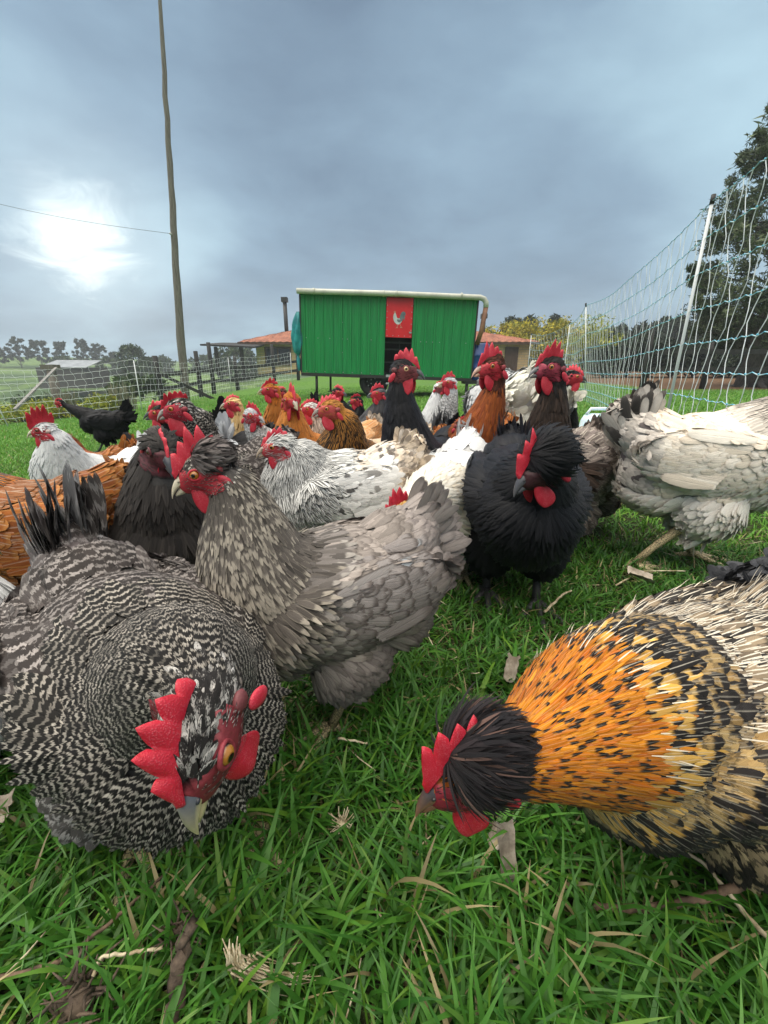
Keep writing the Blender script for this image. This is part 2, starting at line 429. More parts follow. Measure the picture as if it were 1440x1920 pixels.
SPEC0 = dict(a=(.5, .5, .5), a2=None, b=(.05, .05, .05), lace=0, bars=0, nb=4, tip=0, streak=0, rach=0, ptip=1, var=.15, palt=0, alt=(0, 0, 0))
def S(**k): d = dict(SPEC0); d.update(k); return d
def apply_style(style, reg, n, rng):
    out = dict(A=np.zeros((n, 3)), B=np.zeros((n, 3)), lace=np.zeros(n), bars=np.zeros(n), nb=np.full(n, 4.), tip=np.zeros(n), streak=np.zeros(n), rach=np.zeros(n))
    for name, mk in reg.items():
        sp = style.get(name) or style['body']
        idx = np.nonzero(mk)[0]; m_ = len(idx)
        if not m_: continue
        a = np.array(sp['a'])[None]; a2 = np.array(sp['a2'] if sp['a2'] else sp['a'])[None]
        r = rng.random((m_, 1)); A = a*(1-r)+a2*r
        if sp['palt'] > 0:
            k = rng.random(m_) < sp['palt']; A[k] = np.array(sp['alt'])
        A = A*(1+rng.normal(0, sp['var'], (m_, 1)))
        out['A'][idx] = np.clip(A, .002, .9); out['B'][idx] = np.array(sp['b'])[None]*np.clip(1+rng.normal(0, .30 if sp['bars'] > .4 else .12, (m_, 1)), .3, 1.7)
        for q in ('lace', 'bars', 'streak', 'rach'): out[q][idx] = sp[q]*np.clip(1+rng.normal(0, .15, m_), 0, 1)
        out['tip'][idx] = sp['tip']*(rng.random(m_) < sp['ptip'])
        out['nb'][idx] = sp['nb']*(1+rng.normal(0, .08, m_))
    out['B'] = np.clip(out['B'], .002, .9)
    return out

def rotY(p, a, piv):
    p = np.asarray(p, float)-piv
    return np.stack([p[..., 0]*cos(a)+p[..., 2]*sin(a), p[..., 1], -p[..., 0]*sin(a)+p[..., 2]*cos(a)], -1)+piv

def hen(label, group, loc, yaw, style, scale=1.0, head=(.17, 0, .43), hyaw=0, hpitch=8, nb=None, tilt=0, dz=0, lod=2,
        comb=1.0, combh=1.0, flop=0, wattle=1.0, crest=0, crest_col=None, tail=1.0, tail_a=58, nr=1.0, fat=1.0, legs=(.012, -.02), leg_col=(.30, .26, .15),
        beak=((.45, .36, .22), (.10, .09, .09)), face=(.42, .02, .035), eye=(.42, .15, .02), quill=0, neck_edge=.47, name='hen', cat='hen', glossy=False, lobe=None, mirror_n=None, neckbend=None, comb_pts=5, seed=0, fs=1.0, fn=1.0, hd=None, look=None, slim=1.0, hroll=0):
    rng = np.random.default_rng(1000+seed)
    x, y = loc
    if hd is not None:
        dx, dy = (hd[0]-x)/scale, (hd[1]-y)/scale; cy, sy_ = cos(R_(yaw)), sin(R_(yaw))
        head = (dx*cy+dy*sy_, -dx*sy_+dy*cy, (hd[2]-G(x, y))/scale)
    if look is not None: hyaw = look-yaw
    root = empty(name, (x, y, G(x, y)), R_(yaw), scale, label, cat, group)
    piv = np.array([0, 0, .22]); ta = -R_(tilt)
    def tr(p): return rotY(p, ta, piv)+np.array([0, 0, dz])
    RT = Matrix.Rotation(ta, 3, 'Y')
    H = np.array(head, float)
    # neck curve
    P0 = tr((.055, 0, .255)); P1 = tr((.135, 0, .285))
    if nb is None:
        f = min(max((H[2]-.26)/.12, 0), 1); nb = (-.06*(1-f)-.012*f, -.075*f+.05*(1-f))
    ydir = H[1]-P0[1]
    HM = Matrix.Rotation(R_(hyaw), 3, 'Z') @ Matrix.Rotation(R_(hpitch), 3, 'Y') @ Matrix.Rotation(R_(hroll), 3, 'X')
    hm = np.array(HM)
    HB = H+hm@np.array([-.014, 0, -.007])
    P2 = HB+np.array([nb[0], -ydir*.15, nb[1]])
    s = np.linspace(0, 1, 16)[:, None]
    NK = (1-s)**3*P0+3*(1-s)**2*s*P1+3*(1-s)*s*s*P2+s**3*HB
    sr = s[:, 0]
    nrad = (.084*(1-sr)**1.35+.050*np.sin(pi*sr**.8)*.34+.0205*sr**1.2)*np.where(sr < .9, nr, 1+(nr-1)*.3); nrad[-1] = .0200
    # base body: smooth union
    b = MB(); F = fat
    E = lambda c, r, M=None: b.ellipsoid(tr(c), r, (RT if M is None else RT @ M), 24, 14)
    E((0, 0, .245), (.165*(.5+.5*slim), .104*F, .098*slim)); E((.082, 0, .238), (.098, .090*F, .095)); E((-.10, 0, .285), (.085, .074*F, .065), Matrix.Rotation(R_(25), 3, 'Y'))
    E((-.085, 0, .205), (.085, .082*F, .078)); E((-.145, 0, .31), (.045, .045, .06), Matrix.Rotation(R_(-35), 3, 'Y'))
    for sy in (1, -1):
        E((.0, sy*.052*F, .165), (.060, .044, .070)); E((-.025, sy*.083*F, .258), (.135, .027, .062), Matrix.Rotation(R_(6), 3, 'Y'))
        b.ellipsoid((-.005, sy*.048, .115+dz*.6), (.022, .020, .045), None, 14, 10)
    for p, r in zip(NK, nrad): b.ellipsoid(p, (r, r*.95, r), None, 16, 10)
    b.ellipsoid(H, (.0345, .0225, .0265), HM, 24, 14); b.ellipsoid(H+hm@np.array([.021, 0, -.004]), (.019, .0135, .0165), HM, 16, 10)
    MC = np.array([-.014, 0, .015]); MR = np.array([.030, .0265, .0265])*crest
    if crest > 0: b.ellipsoid(H+hm@MC, tuple(MR*.86), HM, 20, 12)
    tmp = bpy.data.objects.new('tmp', b.mesh('tmp')); COL.objects.link(tmp)
    vs = (.0042, .0055, .008)[min(lod, 2)]
    md = tmp.modifiers.new('r', 'REMESH'); md.mode = 'VOXEL'; md.voxel_size = vs
    sm = tmp.modifiers.new('s', 'SMOOTH'); sm.factor = .5; sm.iterations = (9, 6, 3)[min(lod, 2)]
    dg = bpy.context.evaluated_depsgraph_get(); ev = tmp.evaluated_get(dg); me = ev.to_mesh()
    nv = len(me.vertices); V = np.empty(nv*3, np.float32); me.vertices.foreach_get('co', V); V = V.reshape(-1, 3).astype(float)
    VN = np.empty(nv*3, np.float32); me.vertices.foreach_get('normal', VN); VN = VN.reshape(-1, 3).astype(float)
    me.calc_loop_triangles(); nt_ = len(me.loop_triangles); TI = np.empty(nt_*3, np.int32); me.loop_triangles.foreach_get('vertices', TI); TI = TI.reshape(-1, 3)
    ev.to_mesh_clear(); old = tmp.data; bpy.data.objects.remove(tmp); bpy.data.meshes.remove(old)
    # skeleton for the lie of the feathers
    SK = np.vstack([tr(np.array([(-.20, 0, .345), (-.165, 0, .315), (-.12, 0, .28), (-.06, 0, .25), (0, 0, .245), (.04, 0, .25)])), NK[1:], H+hm@np.array([.03, 0, 0])])
    SR = np.concatenate([[.03, .05, .07, .09, .1, .1], nrad[1:], [.015]])
    ST = np.concatenate([[0, .05, .12, .25, .36, .42], .44+.56*sr[1:]**.8, [1.05]])
    STan = np.gradient(SK, axis=0); STan /= np.linalg.norm(STan, axis=1, keepdims=True)
    SS = np.concatenate([[0], np.cumsum(np.linalg.norm(np.diff(SK, axis=0), axis=1))]); SS = SS[-1]-SS
    def field(P):
        D = np.linalg.norm(P[:, None]-SK[None], axis=2)-SR[None]
        w = np.exp(-np.clip(D-D.min(1, keepdims=True), 0, 1)/.010); w /= w.sum(1, keepdims=True)
        return w@ST, -(w@STan), w@SS
    tv, _, _ = field(V)
    hl = (V-H)@hm   # head-local coordinates
    face_v = (hl[:, 0] > -.016) & (np.linalg.norm(hl, axis=1) < .045) & (hl[:, 2] < .015) & (hl[:, 2] > -.027)
    under = style.get('under', style['body']['a'])
    colr = np.tile(np.array(under, float)*.7, (nv, 1))
    neckc = np.array(style.get('neck', style['body'])['a'])*.6
    colr[tv > .6] = neckc; colr[face_v] = face
    if crest > 0:
        mopv = (np.linalg.norm((hl-MC)/(MR*1.06), axis=1) < 1) & (hl[:, 2] > .004); colr[mopv] = np.array((style.get('crest', style.get('head', style['body'])))['a'])*.8
    Vb = V-VN*(np.where(face_v, 0, .0050)*np.clip((V[:, 2]-.09)/.03, 0, 1))[:, None]
    body = MB(); body.add(Vb, [], TI, 0, colr)
    # eyelid rings, legs and feet belong to the body
    for sy in (1, -1):
        c = H+hm@np.array([.010, sy*.0195, .0055]); ang = np.linspace(0, 2*pi, 15)[:-1]
        ring = [c+hm@np.array([cos(a)*.0072, sy*(.0016-.0012*abs(cos(a))), sin(a)*.0066]) for a in ang]
        body.tube(ring, .0017, 6, 0, np.array(face)*1.25, closed=True)
        # ear patch
        body.ellipsoid(H+hm@np.array([-.017, sy*.0205, -.002]), (.0075, .004, .006), HM, 10, 6, 0, np.array(lobe if lobe else np.array(face)*.6+np.array([.03, .02, .02])))
        fx = legs[0 if sy > 0 else 1]
        hip = np.array([-.008, sy*.048, .13+dz*.6]); hock = np.array([-.012+fx*.3, sy*.049, .098+dz*.5]); ank = np.array([fx+.01, sy*.046, .012])
        lc = np.array(leg_col)
        body.tube([hip, hock, hock*.5+ank*.5+np.array([-.003, 0, 0]), ank], [.013, .0095, .0072, .0085], 10, 1, lc)
        toes = [(34, .062), (0, .075), (-34, .060), (180-25*sy, .03)]
        for a_, ln in toes:
            dx, dy = cos(R_(a_)), sin(R_(a_))
            pts = [ank+np.array([0, 0, .001]), ank+np.array([dx*ln*.35, dy*ln*.35, -.001]), ank+np.array([dx*ln*.7, dy*ln*.7, -.006]), ank+np.array([dx*ln, dy*ln, -.009]), ank+np.array([dx*ln*1.17, dy*ln*1.17, -.014])]
            body.tube(pts, [.0075, .0062, .0056, .0048, .0012], 8, 1, np.array([lc, lc, lc, lc, lc*.5]))
    body.build('body', [M_SKIN, M_LEG], root)
    # eyes
    for sy in (1, -1):
        e = MB(); ax = Vector((0.25, sy, .05)).normalized(); q = ax.to_track_quat('Z', 'Y').to_matrix()
        e.ellipsoid((0, 0, 0), (1, 1, 1), None, 20, 18); U = e.V[0]; a = np.degrees(np.arccos(np.clip(U[:, 2], -1, 1)))
        cc = np.where((a < 24)[:, None], np.array([.003, .003, .003])[None], np.where((a < 62)[:, None], np.array(eye)[None], np.array([.02, .008, .006])[None]))
        e.V[0] = (U*.0064)@np.array(q).T; e.V[0] = e.V[0]@hm.T+H+hm@np.array([.010, sy*.0182, .0055]); e.C[0] = cc
        e.build('eye', M_EYE, root)
    if lod < 2:
        nb_ = (420, 200)[lod]; hlv = (V-H)@hm; ok = np.nonzero((hlv[:, 0] > -.016) & (hlv[:, 0] < .030) & (np.linalg.norm(hlv, axis=1) < .046) & (hlv[:, 2] < .013) & (hlv[:, 2] > -.027))[0]
        dE = np.minimum(np.linalg.norm(hlv-np.array([.010, .021, .0055]), axis=1), np.linalg.norm(hlv-np.array([.010, -.021, .0055]), axis=1)); ok = ok[dE[ok] > .0105]
        if len(ok):
            sel = rng.choice(ok, nb_); pj = V[sel]+rng.normal(0, .0012, (nb_, 3)); td = (hm@np.array([-1.0, 0, -.25]))[None]+rng.normal(0, .25, (nb_, 3))
            fb = apply_style({'body': style.get('bristle', style.get('head', style['body']))}, {'body': np.ones(nb_, bool)}, nb_, rng)
            feather_mesh('face_bristles', pj+VN[sel]*.0004, td, VN[sel], np.full(nb_, .0075)*(1+rng.normal(0, .3, nb_)), np.full(nb_, .00042), np.full(nb_, .18), np.full(nb_, .1), fb, [M_FP], root, rng, nseg=3, cup=0, pointy=np.full(nb_, 1.))
    # beak
    bk = MB(); bl, bd = np.array(beak[0]), np.array(beak[1])
    sB = np.linspace(0, 1, 9)
    pts = [H+hm@np.array([.029+.0265*t_-.002*t_**3, 0, .002-.0015*t_-.0125*t_**2.4]) for t_ in sB]
    rad = np.array([.0092, .0088, .0080, .0071, .0061, .005, .0039, .0025, .0008])
    V0 = []
    a = np.arange(12)/12*2*pi
    for p, r, t_ in zip(pts, rad, sB):
        for aa in a: V0.append(p+hm@np.array([0, cos(aa)*r*.86, sin(aa)*r*(1.0 if sin(aa) > 0 else .5)]))
    Qb = [(i*12+j, i*12+(j+1) % 12, (i+1)*12+(j+1) % 12, (i+1)*12+j) for i in range(8) for j in range(12)]
    cc = np.array([bd*(1-t_**2)+bl*t_**2 if sin(aa) > .1 else bl for t_ in sB for aa in a])
    bk.add(V0, Qb, mi=0, col=cc)
    pl = [H+hm@np.array([.027+.0205*t_, 0, -.0062-.0045*t_]) for t_ in np.linspace(0, 1, 6)]
    bk.tube(pl, [.0062, .006, .0052, .0042, .003, .0009], 8, 0, bl*.9)
    for sy in (1, -1): bk.ellipsoid(H+hm@np.array([.0335, sy*.0066, .0045]), (.0022, .0016, .0012), HM, 8, 6, 0, bd*.3)
    bk.build('beak', M_BEAK, root)
    # comb: an upright serrated plate
    if comb > 0:
        ns, nk = 41, 7; cs = comb
        ss = np.linspace(0, 1, ns)
        xb = .036-.064*ss; zb = .0095+.0195*np.sin(pi*np.clip(ss*.72+.05, 0, 1))
        ph = ss*comb_pts-.25
        saw = np.abs(((ph) % 1.0)-.5)*2; env = np.sin(pi*np.clip(ss*.9+.08, 0, 1))**.6
        pk = rng.normal(1, .26, comb_pts+2)[(ph+1).astype(int)]; hgt = (.0125+.0140*(1-saw)**.8*pk*np.where(ss > .06, 1, .3))*env*cs*combh
        Vc = []; kk = np.linspace(0, 1, nk)
        for side in (1, -1):
            for i in range(ns):
                back = -.35*ss[i]-.05+.30*(.5-((ph[i]) % 1.0))*.4
                for j, k_ in enumerate(kk):
                    hh = hgt[i]*k_
                    th = (.0031*cs**.5)*(1-k_**3*.82)*(0.35 if i in (0, ns-1) else 1)
                    bend = flop*(k_**1.5)*hgt[i]*.9+.002*sin(ss[i]*9+seed)*k_*cs
                    Vc.append(H+hm@np.array([xb[i]*(1+.15*(cs-1))+back*hh, side*th*(0.02 if j == nk-1 else 1)+bend, zb[i]-.004+hh*(1-.25*abs(flop))]))
        Vc = np.array(Vc); m0 = ns*nk; Qc = []
        for i in range(ns-1):
            for j in range(nk-1):
                a0 = i*nk+j; Qc.append((a0, a0+nk, a0+nk+1, a0+1)); Qc.append((m0+a0, m0+a0+1, m0+a0+nk+1, m0+a0+nk))
            t0 = i*nk+nk-1; Qc.append((t0, t0+nk, m0+t0+nk, m0+t0))
        for j in range(nk-1):
            Qc.append((j, j+1, m0+j+1, m0+j)); e0 = (ns-1)*nk+j; Qc.append((e0+1, e0, m0+e0, m0+e0+1))
        c_ = MB(); c_.add(Vc, Qc, col=(.50, .014, .036)); c_.build('comb', M_COMB, root)
    # wattles and ear lobes
    for sy in (1, -1):
        if wattle > 0:
            w = MB(); w.ellipsoid((0, 0, 0), (1, 1, 1), None, 18, 14); U = w.V[0].copy(); sw = wattle
            zz = U[:, 2]; Wv = np.stack([U[:, 0]*(.0125*sw)*(1-.25*zz)*1.0, U[:, 1]*.0026+.0015*np.sin(U[:, 0]*3+zz*2), zz*.019*sw], 1)
            c0 = np.array([.020, sy*.0085, -.017-.012*sw])
            Wv[:, 0] += -.004*(1-zz)*sw; Wv[:, 1] += sy*(.002+.002*(1-zz))
            w.V[0] = (Wv+c0)@hm.T+H
            w.C[0] = np.tile((.44, .012, .030), (len(U), 1)); w.build('wattle', M_COMB, root)
            w = MB(); w.ellipsoid((0, 0, 0), (.0062, .0028, .0115*(.6+.4*sw)), Matrix.Rotation(R_(25), 3, 'Y'), 12, 10)
            w.V[0] = (w.V[0]+np.array([-.019, sy*.0235, -.019]))@hm.T+H; w.C[0] = np.tile((.48, .02, .045), (len(w.V[0]), 1)); w.build('ear_lobe', M_COMB, root)
    # plumage
    tri = V[TI]; area = np.linalg.norm(np.cross(tri[:, 1]-tri[:, 0], tri[:, 2]-tri[:, 0]), axis=1)/2
    tc_ = tv[TI].mean(1)
    dens = np.interp(tc_, [0, .4, .5, .62, .86, .93, 1.05], [1, 1, 1.25, 2.1, 3.0, 6.0, 8.0])
    pr = area*dens; pr /= pr.sum()
    n = int((12500, 5200, 2400, 1200)[lod]*fn); szf = (.82, 1.08, 1.45, 1.9)[lod]*fs
    ti = rng.choice(len(TI), n, p=pr); r1 = np.sqrt(rng.random(n))[:, None]; r2 = rng.random(n)[:, None]
    bc = np.concatenate([1-r1, r1*(1-r2), r1*r2], 1)
    P = (V[TI[ti]]*bc[..., None]).sum(1); Nn = (VN[TI[ti]]*bc[..., None]).sum(1); Nn /= np.linalg.norm(Nn, axis=1, keepdims=True)
    t_, Td, sarc = field(P); hl = (P-H)@hm
    facek = (hl[:, 0] > -.013) & (np.linalg.norm(hl, axis=1) < .040) & (hl[:, 2] < .0115) & (hl[:, 2] > -.024)
    eyed = np.minimum(np.linalg.norm(hl-np.array([.010, .021, .0055]), axis=1), np.linalg.norm(hl-np.array([.010, -.021, .0055]), axis=1)); facek |= eyed < .0125
    crown = (hl[:, 0] > .024) & (np.linalg.norm(hl, axis=1) < .055)
    keep = ~(facek | crown) & (P[:, 2] > .088+dz*.5)
    P, Nn, t_, Td, sarc = P[keep], Nn[keep], t_[keep], Td[keep], sarc[keep]; n = len(P)
    bl_ = (P-np.array([0, 0, dz]))
    loc0 = rotY(bl_, -ta, piv)
    jt = t_+rng.normal(0, .018, n)
    low = (loc0[:, 2] < .185) & (t_ < .46)
    reg = {}
    done = np.zeros(n, bool)
    def R(name_, mk): reg[name_] = mk & ~done; done[:] |= mk
    R('head', jt > .93); R('neck', jt > neck_edge+.03); R('mantle', jt > neck_edge-.03)
    R('belly', low | (Nn[:, 2] < -.45))
    R('rump', (loc0[:, 0] < -.10)); R('wing', (np.abs(Nn[:, 1]) > .55) & (loc0[:, 0] < .07) & (loc0[:, 2] > .20) & (loc0[:, 2] < .325))
    R('breast', loc0[:, 0] > .05); R('back', np.ones(n, bool))
    # direction adjustments: belly and thigh feathers hang, all jittered
    grav = np.zeros((n, 3)); grav[:, 2] = -1
    Td = Td+grav*np.where(low, .7, .08)[:, None]+rng.normal(0, 1, (n, 3))*np.where((t_ > .46)[:, None], .06, .10)
    isn = reg['neck']; ish = reg['head']; isb = reg['belly']
    tt = np.clip((jt-.45)/.5, 0, 1)
    L = np.select([ish, isn, reg['mantle'], reg['wing'], isb, reg['rump']], [.013+0*t_, .050-.024*tt, .042+0*t_, .040+0*t_, .040+0*t_, .042+0*t_], .034)
    W = np.select([ish, isn, reg['mantle'], reg['wing'], isb, reg['rump']], [.0026+0*t_, .0062-.0030*tt, .0085+0*t_, .0118+0*t_, .0100+0*t_, .0095+0*t_], .0112)
    L = L*(1+rng.normal(0, .12, n))*(.6+.4*szf); W = W*(1+rng.normal(0, .12, n))*szf
    el = np.select([ish, isn, isb], [.14, .115, .17], .135)+rng.normal(0, .018, n)+.08*(rng.random(n) < .02)
    dr = np.select([ish, isn, isb], [.06, .085, .05], .135)
    pw = np.select([ish, isn, reg['mantle'], isb], [.6+0*t_, .62+0*t_, .35+0*t_, .35+0*t_], .0)
    fa = apply_style(style, reg, n, rng)
    freq = fa['nb']/.040; fa['nb'] = freq*L; phase = sarc*freq+rng.normal(0, .17, n)
    mf = ((M_FG if glossy else M_F) if lod <= 0 else (M_FPG if glossy else M_FP))
    feather_mesh('plumage', P-Nn*.0015, Td, Nn, L, W, el, dr, fa, [mf], root, rng, nseg=(6, 5, 3, 3)[lod], cup=.22, pointy=pw, side=rng.normal(0, .03, n), phase=phase)
    # long folded wing feathers
    lw, TPw = [], []
    nw = (16, 14, 9, 7)[lod]
    for sy in (1, -1):
        pP, pT, pN, pL, pW = [], [], [], [], []
        for k in range(nw):
            f = k/(nw-1)
            p0 = tr((.02-.055*f, sy*(.104*F+.004), .292-.085*f+.01*rng.random()))
            d = np.array([-1, -sy*.20, .10+.10*f]); nn = np.array([-.05, sy, .30-.25*f])
            pP.append(p0); pT.append(np.array(RT)@d); pN.append(np.array(RT)@(nn/np.linalg.norm(nn))); pL.append((.112-.02*f)); pW.append(.0105)
        nP = len(pP); fw = apply_style(style, {'wingtip' if 'wingtip' in style else 'wing': np.ones(nP, bool)}, nP, rng)
        feather_mesh('wing', np.array(pP), np.array(pT, float), np.array(pN), np.array(pL), np.array(pW)*(1.15), np.full(nP, .02)+rng.normal(0, .02, nP), np.full(nP, .05), fw, [mf], root, rng, nseg=(6, 5, 5, 3)[lod], cup=.15)
    # tail: a tent of long feathers and softer coverts
    if tail > 0:
        pP, pT, pN, pL, pW = [], [], [], [], []
        base = tr((-.150, 0, .315))
        for sy in (1, -1):
            for k in range(7):
                f = k/6.0; a = R_(tail_a+14-34*f)
                d = np.array([-cos(a), sy*(.03+.09*f), sin(a)]); d /= np.linalg.norm(d)
                nn = np.array([-.25, sy, .15+.2*f]); nn -= d*np.dot(nn, d); nn /= np.linalg.norm(nn)
                pP.append(base+np.array([.004*k, sy*(.003+.0022*k), -.01*k+.01])); pT.append(np.array(RT)@d); pN.append(np.array(RT)@nn); pL.append(.128*tail*(1-.22*f+.05*rng.random())); pW.append(.0190)
        ncov = (220, 130, 70, 40)[lod]
        for i in range(ncov):
            sy = rng.choice([-1, 1]); f = rng.random(); a = R_(tail_a+16-62*f+rng.normal(0, 5))
            d = np.array([-cos(a), sy*(.02+.30*rng.random()), sin(a)]); d /= np.linalg.norm(d)
            nn = np.array([-.5*sin(a) if False else -.35, sy*.9, .3]); nn -= d*np.dot(nn, d); nn /= np.linalg.norm(nn)
            back = .05*rng.random()
            pP.append(base+np.array([.02-.02*rng.random()-.02*f, sy*(.026*rng.random()), -.055*f+.01])-d*.0+d*back*tail); pT.append(np.array(RT)@d); pN.append(np.array(RT)@nn); pL.append((.058+.02*rng.random())*(.5+.5*tail)); pW.append(.0095*(.6+.4*szf))
        nP = len(pP); rg = {'tail': np.arange(nP) < 14, 'tailcov': np.arange(nP) >= 14}
        st = dict(style); st.setdefault('tail', style['body']); st.setdefault('tailcov', style.get('rump', style['body']))
        fw = apply_style(st, rg, nP, rng)
        feather_mesh('tail', np.array(pP), np.array(pT, float), np.array(pN), np.array(pL), np.array(pW), np.full(nP, .06), np.where(np.arange(nP) < 14, .0, .22)+rng.normal(0, .03, nP), fw, [mf], root, rng, nseg=6 if lod < 2 else 5, cup=.2, side=rng.normal(0, .06, nP))
    # crest: a mop of thin feathers on the crown
    if crest > 0:
        nc = (4200, 3000, 900, 400)[lod]; cc0 = style.get('crest', style.get('head', style['body']))
        dl = rng.normal(0, 1, (nc*2, 3)); dl /= np.linalg.norm(dl, axis=1, keepdims=True)
        dl = dl[(dl[:, 2] > -.30)][:nc]; nc = len(dl)
        p0 = MC+dl*MR*.90; nrm = dl/MR; nrm /= np.linalg.norm(nrm, axis=1, keepdims=True)
        keep_ = ~((p0[:, 2] < .006) & (p0[:, 0] > -.012)) & ~((p0[:, 0] > .012) & (np.abs(p0[:, 1]) < .006)); p0, nrm = p0[keep_], nrm[keep_]; nc = len(p0)
        src = MC+np.array([.75, 0, .55])*MR; dd = p0-src; dd /= np.linalg.norm(dd, axis=1, keepdims=True); dd = dd+np.array([-.25, 0, -.10])
        ck = ((p0[:, 1]*900).astype(int)*7+(p0[:, 2]*700).astype(int)*13) % 61; cj = rng.normal(0, .10, (61, 3)); dd = dd+cj[ck]+rng.normal(0, .05, (nc, 3))
        fw = apply_style({'body': cc0}, {'body': np.ones(nc, bool)}, nc, rng)
        Lc = (.030*crest)*(1+rng.normal(0, .2, nc))
        feather_mesh('crest', p0@hm.T+H, dd@hm.T, nrm@hm.T, Lc, np.where(rng.random(nc) < .45, .0030, .0009)*(.3+.7*szf), np.full(nc, .16)+rng.normal(0, .08, nc)+.25*(rng.random(nc) < .05), np.full(nc, .42), fw, [mf], root, rng, nseg=6, cup=.1, pointy=np.full(nc, .5), side=cj[ck, 0]+rng.normal(0, .08, nc))
    # stiff bare quill tips (new feathers coming through)
    if quill:
        sel = np.nonzero((reg['back'] | reg['mantle'] | reg['rump'] | reg['wing']) & (Nn[:, 2] > .1))[0]; sel = rng.choice(sel, min(quill, len(sel)), replace=False)
        m_ = len(sel); fw = apply_style({'body': S(a=(.70, .62, .50), var=.1)}, {'body': np.ones(m_, bool)}, m_, rng)
        feather_mesh('quill_tips', P[sel]+Nn[sel]*.003, Td[sel]+Nn[sel]*.2, Nn[sel], np.full(m_, .015)*(1+rng.normal(0, .25, m_)), np.full(m_, .0007), np.full(m_, .42)+rng.normal(0, .1, m_), np.full(m_, .1), fw, [M_FP], root, rng, nseg=3, cup=.1, pointy=np.full(m_, 1.))['kind'] = 'stuff'
    return root

# ------------------------------------------------------------------ plumage patterns (base colours of the feathers)
def C(*a): return tuple(a)
K = (.006, .006, .007); WH = (.74, .75, .76)
ST_BAR = dict(under=(.05, .045, .04),
    body=S(a=(.014, .012, .011), a2=(.030, .024, .022), b=(.25, .23, .21), bars=.8, nb=3.2, var=.2),
    neck=S(a=(.008, .007, .007), b=(.27, .245, .215), bars=1, nb=5.2), head=S(a=(.02, .018, .018), b=(.42, .40, .38), bars=1, nb=1.6),
    mantle=S(a=(.010, .009, .008), b=(.26, .235, .205), bars=1, nb=4.8),
    back=S(a=(.030, .024, .022), b=(.30, .27, .255), bars=.75, nb=2.9), wing=S(a=(.05, .042, .040), a2=(.09, .075, .07), b=(.34, .31, .29), bars=.6, nb=2.2),
    belly=S(a=(.05, .045, .043), b=(.38, .36, .35), bars=.7, nb=2.2, a2=(.09, .08, .078)), tail=S(a=(.05, .05, .055), a2=(.16, .16, .17), b=(.42, .42, .44), bars=.55, nb=2.2), rump=S(a=(.04, .034, .032), a2=(.12, .10, .10), b=(.36, .33, .32), bars=.65, nb=2.4))
ST_GREY = dict(under=(.12, .11, .10),
    body=S(a=(.29, .262, .252), a2=(.21, .186, .178), b=(.062, .048, .042), lace=.75, var=.08, palt=.01, alt=(.42, .44, .46)),
    neck=S(a=(.052, .045, .040), a2=(.095, .082, .072), b=(.36, .32, .265), tip=.75, ptip=.7, lace=.30, var=.2),
    head=S(a=(.05, .045, .043), a2=(.10, .09, .085), b=(.46, .43, .38), tip=.9, ptip=.6),
    mantle=S(a=(.10, .088, .080), a2=(.18, .16, .15), b=(.36, .33, .30), tip=.7, ptip=.5),
    breast=S(a=(.29, .25, .23), a2=(.205, .175, .16), b=(.070, .055, .048), lace=.7, var=.08, palt=.07, alt=(.36, .34, .30)),
    back=S(a=(.30, .26, .235), a2=(.22, .19, .17), b=(.11, .09, .08), lace=.5), tail=S(a=(.36, .33, .31), a2=(.27, .25, .24), b=(.14, .125, .12), lace=.5),
    rump=S(a=(.31, .27, .25), a2=(.23, .20, .185), b=(.12, .10, .10), lace=.5, var=.1), belly=S(a=(.25, .22, .205), a2=(.18, .155, .145), b=(.065, .055, .052), lace=.55), crest=S(a=(.030, .024, .024), a2=(.16, .135, .13), b=(.3, .27, .26), var=.3, tip=.4, ptip=.2))
ST_GOLD = dict(under=(.25, .16, .06),
    body=S(a=(.32, .235, .135), a2=(.19, .135, .075), b=(.010, .008, .008), lace=0, tip=1, ptip=.55, var=.2, rach=.25, palt=.38, alt=(.012, .01, .01)),
    neck=S(a=(.56, .21, .011), a2=(.40, .10, .006), b=(.012, .008, .006), tip=1, ptip=.34, var=.16, rach=.18, lace=.0), head=S(a=(.012, .01, .012), a2=(.03, .02, .018), palt=.12, alt=(.45, .12, .01)),
    mantle=S(a=(.56, .34, .09), a2=(.52, .26, .04), b=(.01, .008, .008), tip=1, ptip=.7, var=.15, rach=.4, palt=.30, alt=(.012, .01, .01)),
    breast=S(a=(.36, .25, .11), a2=(.26, .16, .06), b=(.012, .01, .01), tip=1, ptip=.9, bars=.6, nb=2.6, palt=.2, alt=(.02, .016, .014), rach=.15, var=.12),
    back=S(a=(.34, .26, .17), a2=(.12, .09, .065), b=(.03, .024, .02), lace=.6, tip=.8, ptip=.5, rach=.9, palt=.3, alt=(.03, .026, .024)),
    wing=S(a=(.30, .225, .13), a2=(.17, .125, .075), b=(.012, .01, .01), tip=1, ptip=.9, bars=1, nb=3.4, rach=.2, palt=.42, alt=(.02, .018, .018)),
    belly=S(a=(.34, .26, .15), a2=(.20, .15, .09), b=(.014, .012, .01), tip=1, ptip=.85, bars=.9, nb=3.0, palt=.2, alt=(.02, .016, .014)), rump=S(a=(.035, .036, .042), a2=(.07, .07, .08), var=.2, rach=.2), tail=S(a=(.03, .032, .036)),
    crest=S(a=(.008, .008, .010), a2=(.018, .014, .016), palt=.05, alt=(.10, .06, .05), var=.3))
ST_BLACK = dict(under=(.01, .01, .011), body=S(a=(.0050, .0052, .0062), a2=(.009, .009, .011), b=(.004, .004, .005), lace=.5, var=.2))
